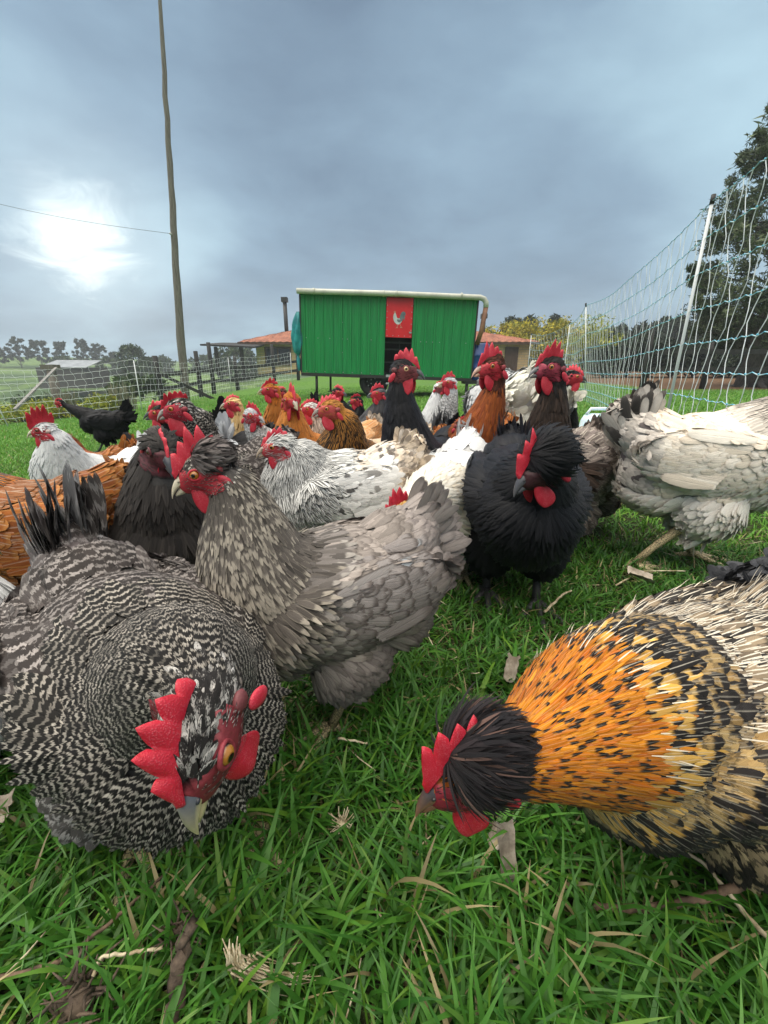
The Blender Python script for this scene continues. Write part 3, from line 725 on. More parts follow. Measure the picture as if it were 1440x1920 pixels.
ST_DARK = dict(under=(.025, .02, .018), body=S(a=(.066, .050, .043), a2=(.040, .031, .027), b=(.014, .012, .011), lace=.8, var=.15, palt=.015, alt=(.2, .19, .19)),
    neck=S(a=(.022, .019, .018), a2=(.038, .033, .030), b=(.010, .009, .009), streak=.5, var=.2), head=S(a=(.030, .027, .026), a2=(.05, .045, .042)), crest=S(a=(.045, .040, .038), a2=(.09, .08, .078), var=.25), wing=S(a=(.085, .074, .070), a2=(.06, .05, .048), b=(.025, .02, .02), lace=.7))
ST_CREAM = dict(under=(.4, .36, .32), body=S(a=(.82, .73, .61), a2=(.76, .64, .51), b=(.60, .50, .40), lace=.30, var=.05),
    neck=S(a=(.64, .58, .51), a2=(.58, .51, .44), b=(.02, .018, .018), streak=.9, var=.06), mantle=S(a=(.66, .60, .53), b=(.05, .045, .042), streak=.35), head=S(a=(.55, .5, .42)),
    breast=S(a=(.82, .68, .51), a2=(.78, .62, .46), b=(.55, .45, .35), lace=.3, var=.04), belly=S(a=(.80, .73, .65), a2=(.84, .79, .73), var=.05), wing=S(a=(.84, .77, .68), a2=(.76, .66, .54), b=(.45, .38, .32), lace=.3, var=.05),
    rump=S(a=(.52, .47, .42), a2=(.60, .55, .5), b=(.16, .14, .13), lace=.25, palt=.06, alt=(.12, .10, .10)), tail=S(a=(.022, .02, .02), a2=(.04, .036, .035)), tailcov=S(a=(.46, .42, .38), a2=(.60, .55, .5), b=(.14, .12, .11), lace=.4, palt=.45, alt=(.05, .045, .042)))
ST_REDBROWN = dict(under=(.18, .05, .015), body=S(a=(.36, .115, .022), a2=(.27, .075, .014), b=(.58, .26, .07), lace=.30, var=.12, rach=.25), neck=S(a=(.20, .045, .012), a2=(.34, .09, .016), b=(.09, .02, .01), streak=.4, var=.15), head=S(a=(.035, .012, .008), a2=(.08, .02, .01)), tail=S(a=(.03, .02, .018)))
ST_HACKLED = dict(under=(.2, .07, .02), body=S(a=(.32, .10, .022), a2=(.20, .055, .012), b=(.52, .25, .07), lace=.45, var=.15, rach=.2), neck=S(a=(.52, .18, .025), a2=(.42, .12, .018), b=(.014, .010, .008), streak=1, var=.12, rach=.2), head=S(a=(.3, .09, .02)), back=S(a=(.20, .07, .02), a2=(.28, .11, .035), b=(.05, .03, .02), lace=.3, rach=.25), tail=S(a=(.035, .025, .022)), breast=S(a=(.36, .10, .018), a2=(.30, .08, .014), b=(.5, .2, .05), lace=.2))
ST_WHITE = dict(under=(.6, .6, .6), body=S(a=WH, a2=(.68, .69, .70), b=(.55, .56, .58), lace=.25, var=.04), neck=S(a=(.70, .71, .72), a2=(.62, .63, .64), b=(.40, .41, .42), streak=.35, var=.05))
ST_WHITE_Y = dict(ST_WHITE, head=S(a=(.62, .30, .06), a2=(.66, .42, .16)), neck=S(a=(.70, .69, .64), a2=(.70, .62, .50), var=.05))
ST_COLUMBIA = dict(under=(.6, .6, .6), body=S(a=(.72, .72, .70), a2=(.68, .67, .65), b=(.5, .49, .47), lace=.25, var=.04, palt=.006, alt=(.04, .04, .04)), neck=S(a=(.70, .70, .68), b=(.020, .020, .022), streak=.85, var=.05), head=S(a=(.66, .64, .62), a2=(.4, .38, .36)),
    mantle=S(a=(.70, .70, .68), b=(.022, .02, .02), tip=.9, ptip=.35), back=S(a=(.68, .64, .58), a2=(.62, .52, .42), b=(.05, .04, .035), tip=.85, ptip=.35, lace=.2), rump=S(a=(.60, .48, .35), a2=(.68, .60, .52), b=(.07, .05, .04), bars=.35, nb=2.2, tip=.6, ptip=.5), tail=S(a=(.55, .50, .45), a2=(.4, .35, .3), b=(.08, .07, .06), bars=.5, nb=2.5), wing=S(a=(.70, .69, .67), b=(.10, .09, .08), tip=.7, ptip=.06))
ST_BUFFNECK = dict(ST_WHITE, neck=S(a=(.66, .40, .14), a2=(.66, .50, .28), var=.06), head=S(a=(.66, .44, .20)), body=S(a=(.64, .64, .64), a2=(.5, .5, .52), b=(.35, .35, .36), lace=.4))
ST_PALEGREY = dict(under=(.35, .36, .38), body=S(a=(.44, .46, .49), a2=(.52, .53, .55), b=(.26, .27, .29), lace=.45, var=.08), neck=S(a=(.50, .50, .50), b=(.08, .08, .08), bars=.9, nb=3), tail=S(a=(.42, .44, .48), a2=(.52, .54, .57), b=(.28, .29, .32), lace=.4))
ST_ORANGE = dict(under=(.4, .18, .06), body=S(a=(.50, .22, .075), a2=(.60, .34, .16), b=(.70, .48, .28), lace=.45, var=.1, rach=.3), neck=S(a=(.42, .135, .025), a2=(.50, .19, .04), b=(.66, .36, .14), lace=.25, var=.12), head=S(a=(.42, .13, .02)), tail=S(a=(.3, .12, .04)))
ST_BROWN = dict(ST_ORANGE, neck=S(a=(.34, .115, .022), a2=(.42, .16, .035), var=.1), body=S(a=(.38, .15, .045), a2=(.46, .22, .08), b=(.6, .35, .16), lace=.3))
ST_LACED = dict(under=(.4, .3, .2), body=S(a=(.58, .46, .34), a2=(.52, .38, .25), b=(.62, .55, .46), lace=.5, var=.07), neck=S(a=(.42, .20, .05), a2=(.34, .14, .03), b=(.012, .01, .009), streak=1, lace=0, tip=.8, ptip=.5, var=.15), head=S(a=(.40, .17, .035)), mantle=S(a=(.12, .07, .03), b=(.01, .01, .01), tip=1, palt=.4, alt=(.015, .013, .012)), tail=S(a=(.05, .04, .035)))
ST_CHOC = dict(under=(.10, .08, .07), body=S(a=(.150, .122, .108), a2=(.21, .175, .155), b=(.055, .044, .040), lace=.7, var=.1, rach=.2), neck=S(a=(.026, .017, .013), a2=(.048, .030, .022), b=(.010, .008, .008), streak=.4, var=.2), head=S(a=(.012, .010, .010)), back=S(a=(.16, .13, .12), a2=(.10, .08, .07), b=(.3, .26, .23), lace=.3, rach=.4))
ST_SLATE = dict(under=(.08, .08, .09), body=S(a=(.075, .078, .088), a2=(.045, .047, .053), b=(.05, .05, .055), lace=.5), neck=S(a=(.045, .045, .05), a2=(.07, .07, .075)))
# ------------------------------------------------------------------ large structure
def plastic(name, c, rough=.4, var=.12, spec=.5, metal=0):
    c0 = tuple(k*(1-var) for k in c); return mat_noise(name, c0, c, 5, rough, .05, .004, metal, coord='obj', spec=spec)
def wood_mat(name, c0, c1, scale=(3, 3, .35), rough=.85):
    t = NT(name); mp = t.N('ShaderNodeMapping'); mp.inputs['Scale'].default_value = scale; t.L(t.obj(), mp.inputs[0])
    n = t.noise(mp.outputs[0], 9, 6, .65, .6); t.set(Base_Color=t.mix(t.step(n, .3, .7), c0, c1), Roughness=rough); t.bump(n, .6, .02); return t.mat
M_BLACKWOOD = wood_mat('tarred_wood', (.010, .010, .011), (.028, .026, .025), rough=.8)
M_POLE = wood_mat('weathered_pole', (.085, .075, .062), (.20, .18, .155), (6, 6, .25))
M_GREYWOOD = wood_mat('grey_timber', (.14, .13, .125), (.30, .29, .28))
M_DARKMETAL = plastic('dark_metal', (.02, .018, .017), .55)

def utility_pole():
    r = empty('utility_pole', (-7.2, 16, G(-7.2, 16)-.1), 0, 1, 'tall leaning weathered wooden utility pole rising behind the black rail fence', 'utility pole')
    b = MB(); n = 22; zz = np.linspace(0, 11.7, n); rg = np.random.default_rng(4)
    pts = np.stack([.78*(zz/10.3)**1.15+rg.normal(0, .010, n), rg.normal(0, .01, n), zz], 1)
    b.tube(pts, .155-.0095*zz+rg.normal(0, .004, n), 14); b.build('pole', M_POLE, r)
    b = MB(); b.tube([(.33, -.12, 5.3), (.33, -.20, 5.3)], .035, 8); b.build('insulator', plastic('porcelain', (.5, .5, .5), .3), r)
    w = MB(); a = np.array([-6.87, 15.80, r.location.z+5.3]); e = np.array(wp(-120, 352, 17))
    s = np.linspace(0, 1, 30)[:, None]; P = a+(e-a)*s; P[:, 2] -= .15*np.sin(pi*s[:, 0]); w.tube(P, .006, 5)
    o = w.build('overhead_wire', M_DARKMETAL); tag(o, 'thin overhead wire running left from the utility pole', 'wire')
utility_pole()

# ---- mobile coop
def corrugated(b, x0, x1, z0, z1, y, mi=0, pitch=.19, depth=.022, top=None):
    """standing-seam sheet facing -y as real folds"""
    xs = [x0]; ys = [0.]; x = x0+.05
    while x+pitch*.25 < x1:
        for dx, dy in ((0, 0), (.012, -depth), (.040, -depth), (.052, 0)):
            xs.append(min(x+dx, x1)); ys.append(dy)
        # two faint ribs between seams
        for f in (.45, .70):
            for dx, dy in ((0, 0), (.006, -.005), (.016, -.005), (.022, 0)):
                if x+pitch*f+dx < x1: xs.append(x+pitch*f+dx); ys.append(dy)
        x += pitch
    xs.append(x1); ys.append(0.)
    n = len(xs); V = [(xs[i], y+ys[i], z0) for i in range(n)]+[(xs[i], y+ys[i], z1) for i in range(n)]
    b.add(V, [(i, i+1, n+i+1, n+i) for i in range(n-1)], mi=mi, smooth=False)
def studs(name, pts, r, mat, parent):
    b = MB(); b.ellipsoid((0, 0, 0), r, None, 8, 6); me = b.mesh(name, [mat])
    for p in pts: o = link(name, me, parent); o.location = p
def coop():
    Y = 10.6; YF = Y-1.1
    x0 = at(563, YF, 1.2); x1 = at(888, YF, 1.2); W = x1-x0; cx = (x0+x1)/2
    r = empty('mobile_coop', (cx, Y, G(cx, Y)), 0, 1, 'green corrugated mobile chicken coop on a wheel with a raised red door', 'chicken coop')
    r.rotation_euler = (0, R_(1.9), R_(-1.5))
    z0, z1, D = .45, 1.97, 2.2; h = W/2
    t = NT('green_sheet_metal'); n = t.noise(t.obj(), 1.3, 5, .6); st = t.N('ShaderNodeMapping'); st.inputs['Scale'].default_value = (9, 9, .5); t.L(t.obj(), st.inputs[0]); n2 = t.noise(st.outputs[0], 2.2, 4, .6)
    c = t.mix(t.step(n2, .35, .7), (.003, .185, .042), (.006, .26, .060)); c = t.mix(t.m('MULTIPLY', t.step(n, .5, .75), .35), c, (.012, .20, .07))
    t.set(Base_Color=c, Roughness=.42); t.bump(n, .05, .01); MG = t.mat
    MRED = mat_noise('red_painted_metal', (.60, .008, .012), (.72, .014, .020), 3, .4, .05)
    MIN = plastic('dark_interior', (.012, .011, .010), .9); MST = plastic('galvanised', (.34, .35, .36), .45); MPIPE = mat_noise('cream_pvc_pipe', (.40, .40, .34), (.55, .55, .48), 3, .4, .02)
    dx0, dx1 = at(722, YF, 1.5)-cx, at(771, YF, 1.5)-cx
    for a, b_ in ((-h, dx0-.012), (dx1+.012, h)):
        b = MB(); corrugated(b, a, b_, z0, z1, -D/2)
        b.box(((a+b_)/2, -D/2+.02, (z0+z1)/2), (b_-a-.01, .02, z1-z0-.01), mi=0); b.build('wall_panel', MG, r)
    b = MB()
    for sx in (-1, 1):
        b.box((sx*(h-.014), 0, (z0+z1)/2), (.02, D-.06, z1-z0-.004))
    b.box((0, D/2-.02, (z0+z1)/2), (W-.07, .02, z1-z0-.01)); b.build('side_wall', MG, r)
    b = MB(); 
    rr = [(-h-.05, -D/2-.08, z1+.03), (h+.05, -D/2-.08, z1+.03), (h+.05, D/2+.08, z1-.12), (-h-.05, D/2+.08, z1-.12)]
    up = [(x, y, z+.03) for x, y, z in rr]; b.add(rr+up, [(3, 2, 1, 0), (4, 5, 6, 7), (0, 1, 5, 4), (1, 2, 6, 5), (2, 3, 7, 6), (3, 0, 4, 7)], smooth=False); b.build('roof', MST, r)
    # raised red door with the white rooster, hinges and rivets
    dz0, dz1 = 1.20, z1-.03; dw = dx1-dx0; dcx = (dx0+dx1)/2
    b = MB(); b.box((dcx, -D/2-.022, (dz0+dz1)/2), (dw, .02, dz1-dz0)); door = b.build('door', MRED, r)
    studs('rivet', [(dx0+.03+(dw-.06)*i/4, -D/2-.034, dz0+.03) for i in range(5)]+[(xx, -D/2-.034, dz0+.03+(dz1-dz0-.06)*i/6) for i in range(1, 6) for xx in (dx0+.02, dx1-.02)], (.009, .005, .009), MST, door)
    b = MB(); b.box((dx1-.03, -D/2-.04, dz0+.10), (.05, .02, .03)); b.build('latch', MST, door)
    # painted rooster: flat decal pieces cut from thin sheet, white body, grey tail, red comb and legs
    RW = plastic('decal_white', (.62, .66, .68), .6, .3); RG = plastic('decal_grey', (.16, .19, .21), .6, .3); RR = plastic('decal_pink', (.62, .22, .16), .6)
    def shp(nm, pts, m_, y):
        s = .33; P = [(dcx+(px-.5)*s*.9, y, (dz0+dz1)/2-.03+(.5-py)*s) for px, py in pts]; q = MB(); q.poly(P[::-1]); q.build(nm, m_, door)
    yb = -D/2-.0355
    shp('rooster_emblem_body', [(.10, .26), (.16, .14), (.22, .12), (.27, .22), (.30, .36), (.42, .46), (.56, .42), (.66, .46), (.70, .58), (.62, .70), (.50, .78), (.34, .78), (.18, .66), (.10, .50), (.07, .38)], RW, yb)
    shp('rooster_emblem_tail', [(.52, .46), (.55, .28), (.62, .12), (.74, .04), (.88, .08), (.93, .22), (.86, .30), (.82, .18), (.76, .17), (.80, .28), (.88, .36), (.84, .56), (.74, .40), (.72, .60), (.64, .60)], RG, yb-.003)
    shp('rooster_emblem_wing', [(.34, .50), (.50, .50), (.66, .56), (.58, .66), (.44, .66), (.36, .60)], RG, yb-.003)
    shp('rooster_emblem_comb', [(.12, .14), (.10, .04), (.16, .07), (.20, .00), (.23, .07), (.27, .05), (.24, .13)], RR, yb-.003)
    for a, c_ in (((.44, .78), (.36, .97)), ((.56, .76), (.66, .95))):
        shp('rooster_emblem_leg', [(a[0]-.025, a[1]), (a[0]+.025, a[1]), (c_[0]+.02, c_[1]-.02), (c_[0]+.09, c_[1]+.02), (c_[0]-.10, c_[1]+.03), (c_[0]-.02, c_[1]-.02)], RR, yb-.003)
    # opening: dark inside with roost bars and a ramp lip
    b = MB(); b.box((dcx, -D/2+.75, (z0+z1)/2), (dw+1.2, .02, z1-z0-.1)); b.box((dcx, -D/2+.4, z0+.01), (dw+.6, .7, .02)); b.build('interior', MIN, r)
    b = MB()
    for zz in (.72, .98, 1.12): b.box((dcx, -D/2+.25, zz), (dw+.1, .03, .03))
    b.box((dcx+.03, -D/2+.22, .9), (.02, .02, .5)); b.build('roost_bars', M_DARKMETAL, r)
    b = MB(); b.box((dcx-.02, -D/2-.03, z0-.01), (dw*.8, .10, .05)); b.box((dcx-.04, -D/2-.12, z0-.16), (dw*.7, .18, .03)); b.box((dcx-.06, -D/2-.2, z0-.30), (dw*.6, .16, .03)); b.build('step', MST, r)
    # frame rails, legs, screws
    b = MB(); b.box((0, -D/2+.01, z0-.035), (W+.03, .07, .065)); b.box((0, D/2-.05, z0-.035), (W+.03, .07, .065)); b.box((0, 0, z0-.02), (W-.02, D-.2, .03))
    b.box((-h-.008, -D/2+.0, (z0+z1)/2), (.03, .03, z1-z0)); b.box((h+.008, -D/2+.0, (z0+z1)/2), (.03, .03, z1-z0)); b.build('chassis', M_DARKMETAL, r)
    for sx, yy in ((-h+.30, -D/2+.05), (h-.06, -D/2+.05), (-h+.3, D/2-.1), (h-.1, D/2-.1)):
        b = MB(); b.tube([(sx, yy, z0-.05), (sx, yy, -.02)], .028, 8); b.box((sx, yy, -.01), (.12, .12, .02)); b.build('leg', M_DARKMETAL, r)
    sp = [(-h+(dx0+h)*f, -D/2-.006, z0+.42*(z1-z0)+.05) for f in (.06, .2, .34, .49, .55, .69, .83)]+[(dx1+(h-dx1)*f, -D/2-.006, z0+.45*(z1-z0)) for f in (.15, .24, .34, .45, .66, .87)]
    sp += [(-h+(dx0+h)*f, -D/2-.006, z0+g_*(z1-z0)) for f, g_ in ((.49, .66), (.49, .28))]
    for i in range(9): sp += [(-h+.1+(dx0+h-.2)*i/8, -D/2-.006, z0+.03), (dx1+.05+(h-dx1-.1)*i/8, -D/2-.006, z0+.03)]
    studs('screw_head', sp, (.010, .006, .010), MST, r)
    # wheel under the left half
    wx = at(702, YF, .2)-cx; w = MB(); a = np.linspace(0, 2*pi, 33)[:-1]
    MT = mat_noise('tyre_rubber', (.012, .012, .012), (.026, .025, .024), 8, .85, .2)
    for wy in (-D/2+.18,):
        ring = [(wx+.235*cos(q), wy, .31+.235*sin(q)) for q in a]; w.tube(ring, .085, 10, closed=True); wheel = w.build('wheel', MT, r)
        b = MB(); b.tube([(wx, wy-.03, .31), (wx, wy+.03, .31)], .18, 24); b.build('rim', M_DARKMETAL, wheel)
        studs('wheel_bolt', [(wx+.145*cos(q), wy-.034, .31+.145*sin(q)) for q in np.arange(10)/10*2*pi]+[(wx+.07*cos(q), wy-.034, .31+.07*sin(q)) for q in np.arange(5)/5*2*pi], (.015, .007, .015), MST, wheel)
    # gutter pipe with elbow and brown downpipe
    b = MB(); b.tube([(-h-.04, -D/2-.12, z1+.02), (0, -D/2-.12, z1+.025), (h+.02, -D/2-.12, z1+.005), (h+.10, -D/2-.12, z1-.02), (h+.145, -D/2-.12, z1-.08), (h+.15, -D/2-.12, z1-.17)], .052, 14)
    for xx in (-h+.3, -.1, .15, h-.35): b.tube([(xx-.02, -D/2-.12, z1+.024), (xx+.02, -D/2-.12, z1+.024)], .058, 14)
    gp = b.build('gutter_pipe', MPIPE, r)
    b = MB(); b.tube([(h+.15, -D/2-.12, z1-.16), (h+.11, -D/2-.10, z1-.6), (h+.06, -D/2-.02, z1-.85)], .048, 12); b.build('downpipe', mat_noise('rust_brown_pipe', (.17, .07, .035), (.26, .13, .07), 4, .55, .1), r)
    # teal tarpaulin rolled at the left end
    b = MB(); ns, nk = 26, 18; V = []
    for i in range(ns):
        f = i/(ns-1); z = z1-.34-1.15*f; rad = (.05+.085*sin(pi*min(f*1.35, 1))**.6)*(.55 if .70 < f < .78 else 1)*(1 if f < .97 else .6)
        for j in range(nk):
            q = j/nk*2*pi; rr = rad*(1+.22*sin(5*q+f*7)+.10*sin(11*q-f*13)); V.append((-h-.06-.03*sin(f*3)+rr*cos(q)*.75, -D/2+.05+rr*sin(q), z))
    Q = [(i*nk+j, (i+1)*nk+j, (i+1)*nk+(j+1) % nk, i*nk+(j+1) % nk) for i in range(ns-1) for j in range(nk)]
    b.add(V, Q); b.build('tarpaulin', mat_noise('teal_tarpaulin', (.006, .17, .19), (.02, .30, .31), 6, .45, .3), r)
    # blue barrel standing on the drawbar end
    bx = at(899, YF, .8); q = empty('blue_barrel', (bx, Y-.9, G(bx, Y)), 0, 1, 'blue plastic water barrel under the downpipe at the coop end', 'barrel')
    b = MB(); prof = [(.0, .22), (.02, .235), (.28, .245), (.30, .26), (.33, .245), (.58, .245), (.60, .26), (.63, .245), (.86, .235), (.90, .21)]
    b.tube([(0, 0, z*.82+.34) for z, _ in prof], [r_ for _, r_ in prof], 28); b.build('drum', mat_noise('blue_plastic', (.008, .04, .16), (.012, .06, .23), 4, .35, .05), q)
    b = MB(); b.tube([(.1, 0, 1.075), (.1, 0, 1.11)], .04, 12); b.build('cap', M_DARKMETAL, q)
    b = MB(); b.box((0, 0, .30), (.55, .5, .07)); b.box((-.2, 0, .13), (.05, .05, .27)); b.box((.2, 0, .13), (.05, .05, .27)); b.build('stand', M_DARKMETAL, q)
coop()

# ---- farmhouse
def farmhouse():
    Y = 31.0; M = 31.0/26.0
    xw = at(480, Y, 2); xr = at(992, Y, 2); W = xr-xw; cx = (xw+xr)/2; zb = G(cx, Y)
    r = empty('farmhouse', (cx, Y, zb), 0, 1, 'low yellow brick farmhouse with terracotta tile roof behind the coop', 'house'); h = W/2
    t = NT('yellow_brick'); bk = t.N('ShaderNodeTexBrick'); mp = t.N('ShaderNodeMapping'); mp.inputs['Rotation'].default_value = (pi/2, 0, 0); t.L(t.obj(), mp.inputs[0]); t.L(mp.outputs[0], bk.inputs[0])
    bk.inputs['Scale'].default_value = 1; bk.inputs['Brick Width'].default_value = .42; bk.inputs['Row Height'].default_value = .16; bk.inputs['Mortar Size'].default_value = .012
    bk.inputs['Color1'].default_value = (.62, .47, .25, 1); bk.inputs['Color2'].default_value = (.50, .36, .18, 1); bk.inputs['Mortar'].default_value = (.32, .28, .22, 1)
    t.set(Base_Color=bk.outputs[0], Roughness=.9); MBk = t.mat
    ez, rz = zat(640, Y-.6)-zb, zat(606, Y+3)-zb
    b = MB(); D = 7.0; b.box((0, D/2, ez/2), (W, D, ez)); b.build('wall', MBk, r)
    # tiled roof: rows of barrel tiles as folds
    MT = NT('terracotta_tiles'); o = MT.obj(); n = MT.noise(o, 2.2, 5, .6); n3 = MT.noise(o, 9, 3); MT.set(Base_Color=MT.mix(MT.step(MT.m('ADD', MT.m('MULTIPLY', n, .5), MT.m('MULTIPLY', n3, .5)), .38, .62), (.15, .05, .028), (.34, .13, .075)), Roughness=.85); MT = MT.mat
    ov = .55; x0, x1 = -h-ov-.5, h+ov; y0, y1, yr = -ov, D+ov, D/2
    b = MB(); nx = int((x1-x0)/.11); ny = 14
    HL, HR = 5.2, 6.8
    def slope(ya, yb):
        V = []; 
        for j in range(ny+1):
            f = j/ny; y = ya+(yb-ya)*f; zz = ez-.05+(rz-ez)*f
            for i in range(nx+1):
                x = x0+(x1-x0)*i/nx; x = min(max(x, x0+HL*f), x1-HR*f)
                V.append((x, y, zz+.045*abs(sin(i*pi/4))+.03*(j % 2)))
        return V, [(j*(nx+1)+i, j*(nx+1)+i+1, (j+1)*(nx+1)+i+1, (j+1)*(nx+1)+i) for j in range(ny) for i in range(nx)]
    for ya, yb in ((y0, yr), (y1, yr)): V, Q = slope(ya, yb); b.add(V, Q)
    b.poly([(x0, y0, ez-.05), (x0+HL, yr, rz-.05), (x0, y1, ez-.05)]); b.poly([(x1, y0, ez-.05), (x1, y1, ez-.05), (x1-HR, yr, rz-.05)]); roof = b.build('roof', MT, r)
    b = MB(); b.box(((x0+x1)/2, y0+.01, ez-.12), (x1-x0, .06, .14)); b.build('eave_board', wood_mat('brown_board', (.05, .03, .02), (.11, .065, .04)), roof)
    MBR = wood_mat('brown_frame', (.05, .028, .018), (.10, .06, .04))
    gl = NT('window_glass'); gl.set(Base_Color=(.02, .022, .025), Roughness=.12); gl = gl.mat
    wx = at(522, Y, 1.5)-cx; wz = ez*.56
    b = MB(); ww, wh = 1.7, 1.1
    for dz_ in (-1, 1): b.box((wx, -.04, wz+dz_*wh/2), (ww+.1, .1, .1))
    for dx_ in (-1, 0, 1): b.box((wx+dx_*ww/2, -.04, wz), (.09, .1, wh-.1))
    win = b.build('window', MBR, r)
    b = MB(); b.box((wx, -.01, wz), (ww-.08, .03, wh-.08)); b.build('pane', gl, win)
    wx2 = at(958, Y, 1.5)-cx
    b = MB(); b.box((wx2, -.04, ez*.42), (.9, .1, ez*.84)); b.build('door', MBR, r)
    for px, top in ((538, 557), (905, 588)):
        x = at(px, Y+2, 3)-cx; zt = zat(top, Y+2)-zb
        b = MB(); b.tube([(x, 2, ez), (x, 2, zt-.35)], .14, 14); b.box((x, 2, zt-.17), (.42, .42, .30)); b.build('chimney', M_DARKMETAL, roof)
    # porch on the left
    px0 = at(392, Y-1, 2); pz0, pz1 = zat(641, Y-1)-zb, zat(648, Y-2.5)-zb
    b = MB(); xa = px0-cx; xb = -h+.6
    V = [(xa, -2.4, pz1), (xb, -2.4, pz1-.15), (xb, 1.5, pz0-.02), (xa, 1.5, pz0+.02)]; b.add(V+[(x, y, z+.10) for x, y, z in V], [(3, 2, 1, 0), (4, 5, 6, 7), (0, 1, 5, 4), (1, 2, 6, 5), (2, 3, 7, 6), (3, 0, 4, 7)], smooth=False); b.build('porch_roof', M_BLACKWOOD, r)
    for px in (410, 457):
        x = at(px, Y-2, 1)-cx; b = MB(); b.box((x, -2.2, pz1/2-.05), (.18, .18, pz1)); b.build('porch_post', M_BLACKWOOD, r)
farmhouse()

# ---- black rail fences
def rail_fence(pts, hts, label, group=None, rails=(.5, .95), w=.09):
    x, y = pts[0]; r = empty('rail_fence', (x, y, G(x, y)), 0, 1, label, 'fence', group); o = np.array([x, y, G(x, y)])
    P = [np.array([a, b, G(a, b)])-o for a, b in pts]
    for p, hh in zip(P, hts):
        b = MB(); b.tube([p+np.array([0, 0, -.1]), p+np.array([.01, 0, hh*.5]), p+np.array([-.01, .01, hh])], [w, w*.95, w*.85], 10); b.build('post', M_BLACKWOOD, r)
    for rz_ in rails:
        for a, c in zip(P[:-1], P[1:]):
            b = MB(); b.beam(a+np.array([0, -w, rz_]), c+np.array([0, -w, rz_]), .05, .13); b.build('rail', M_BLACKWOOD, r)
    return r
f1 = rail_fence([(at(300, 14.5, 0), 14.5), (at(375, 17, 0), 17.), (at(400, 18.5, 0), 18.5), (at(445, 20.5, 0), 20.5), (at(515, 22.5, 0), 22.5), (at(560, 24, 0), 24.)], [1.55, 1.65, 2.0, 1.5, 1.9, 1.5], 'black tarred post and rail fence between the utility pole and the coop', 'black post and rail fences')
b = MB(); b.beam((.1, -.05, 1.0), (1.6, .5, .15), .04, .10); b.build('diagonal_brace', M_BLACKWOOD, f1)
rail_fence([(7.9, 13.6), (9.6, 13.4), (12.4, 13.0), (15.5, 12.6)], [1.75, 1.35, 1.6, 1.5], 'black tarred rail fence in front of the dark conifers on the right', 'black post and rail fences', (.55, 1.05))

# ---- electric netting
t_ = NT('net_twine'); c_ = t_.attr('col').outputs['Color']; t_.set(Base_Color=c_, Roughness=.55); M_TWINE = t_.mat
M_NPOST = plastic('white_fibreglass', (.62, .64, .66), .4, .08)
def netting(posts, label, H=1.42, rad=.0028, nh=10, step=.15, seed=0, lean=None, blue=True, group='electric poultry nets'):
    rg = np.random.default_rng(seed); x, y = posts[0]; o = np.array([x, y, G(x, y)])
    r = empty('poultry_netting', tuple(o), 0, 1, label, 'net fence', group)
    hz = np.array([0, .055, .125, .21, .31, .43, .57, .72, .86, 1.0])*H; hz = hz if nh == 10 else np.linspace(0, 1, nh)*H
    B0 = [np.array([a, c, G(a, c)])-o for a, c in posts]; Ln = [np.array(l if lean else (0, 0)) for l in (lean or [(0, 0)]*len(posts))]
    WHT, BLU, GRN = (.66, .70, .72), (.10, .42, .58), (.30, .48, .52)
    for i in range(len(B0)-1):
        b = MB(); a, c = B0[i], B0[i+1]; L = np.linalg.norm(c-a); n = max(int(L/step), 3)
        def pt(f, z):
            q = a+(c-a)*f; gx, gy = q[0]+o[0], q[1]+o[1]; base = q.copy(); base[2] = G(gx, gy)-o[2]
            ln = Ln[i]*(1-f)+Ln[i+1]*f; sag = (.10*(z/H)**1.5)*sin(pi*f)*min(L/3, 1.3)
            w = .02*sin(f*L*2.1+z*5+seed); d = np.array([-(c-a)[1], (c-a)[0], 0])/L
            return base+np.array([ln[0]*z/H, ln[1]*z/H, z-sag+.02])+d*w*sin(pi*f)
        for k, z in enumerate(hz):
            m_ = n*2; P = np.array([pt(j/m_, z+.004*sin(j*1.7+k)+(.010*((j % 2)-.5))) for j in range(m_+1)])
            col = np.array([WHT, BLU]*(m_))[:m_+1] if blue else np.array([WHT]*(m_+1))
            b.tube(P, rad*1.15, 4, col=np.array(col)*(.8 if k == len(hz)-1 else 1), cap=False)
        for j in range(1, n):
            f = j/n; P = []
            off = rg.normal(0, .25, len(hz))
            for k in range(len(hz)-1):
                for s_ in (0, .33, .67):
                    z = hz[k]+(hz[k+1]-hz[k])*s_; q = pt(f, z); d = (c-a)/L
                    bow = sin(s_*pi)*(hz[k+1]-hz[k])*(.10+.16*rg.random())*(1 if (k+j) % 2 else -1)
                    P.append(q+d*(bow+.006*off[k]))
            P.append(pt(f, H)); b.tube(np.array(P), rad*.9, 4, col=WHT, cap=False)
            if blue:
                for k in range(len(hz)): b.ellipsoid(pt(f, hz[k]), (rad*2.4, rad*2.4, rad*1.9), None, 5, 4, 0, BLU)
        b.build('net', M_TWINE, r)
    for p, ln in zip(B0, Ln):
        m_ = MB(); m_.tube([p+np.array([0, 0, -.05]), p+np.array([ln[0], ln[1], H+.03])], .0105 if blue else .014, 8); m_.build('post', M_NPOST, r)
        m_ = MB(); m_.tube([p+np.array([ln[0]*.98, ln[1]*.98, H+.0]), p+np.array([ln[0]*1.03, ln[1]*1.03, H+.055])], .014 if blue else .018, 8); m_.build('clip', M_DARKMETAL, r)
    return r
netting([(1.36, 1.0), (2.10, 3.24), (at(1098, 7.7, 0), 7.7), (at(1052, 10.4, 0), 10.4), (at(986, 13.6, 0), 13.6)], 'white and blue electric poultry netting along the right side of the meadow', 1.52, .0026, 10, .13, 3, [(0, 0), (.02, .0), (-.22, 0), (0, 0), (0, 0)])
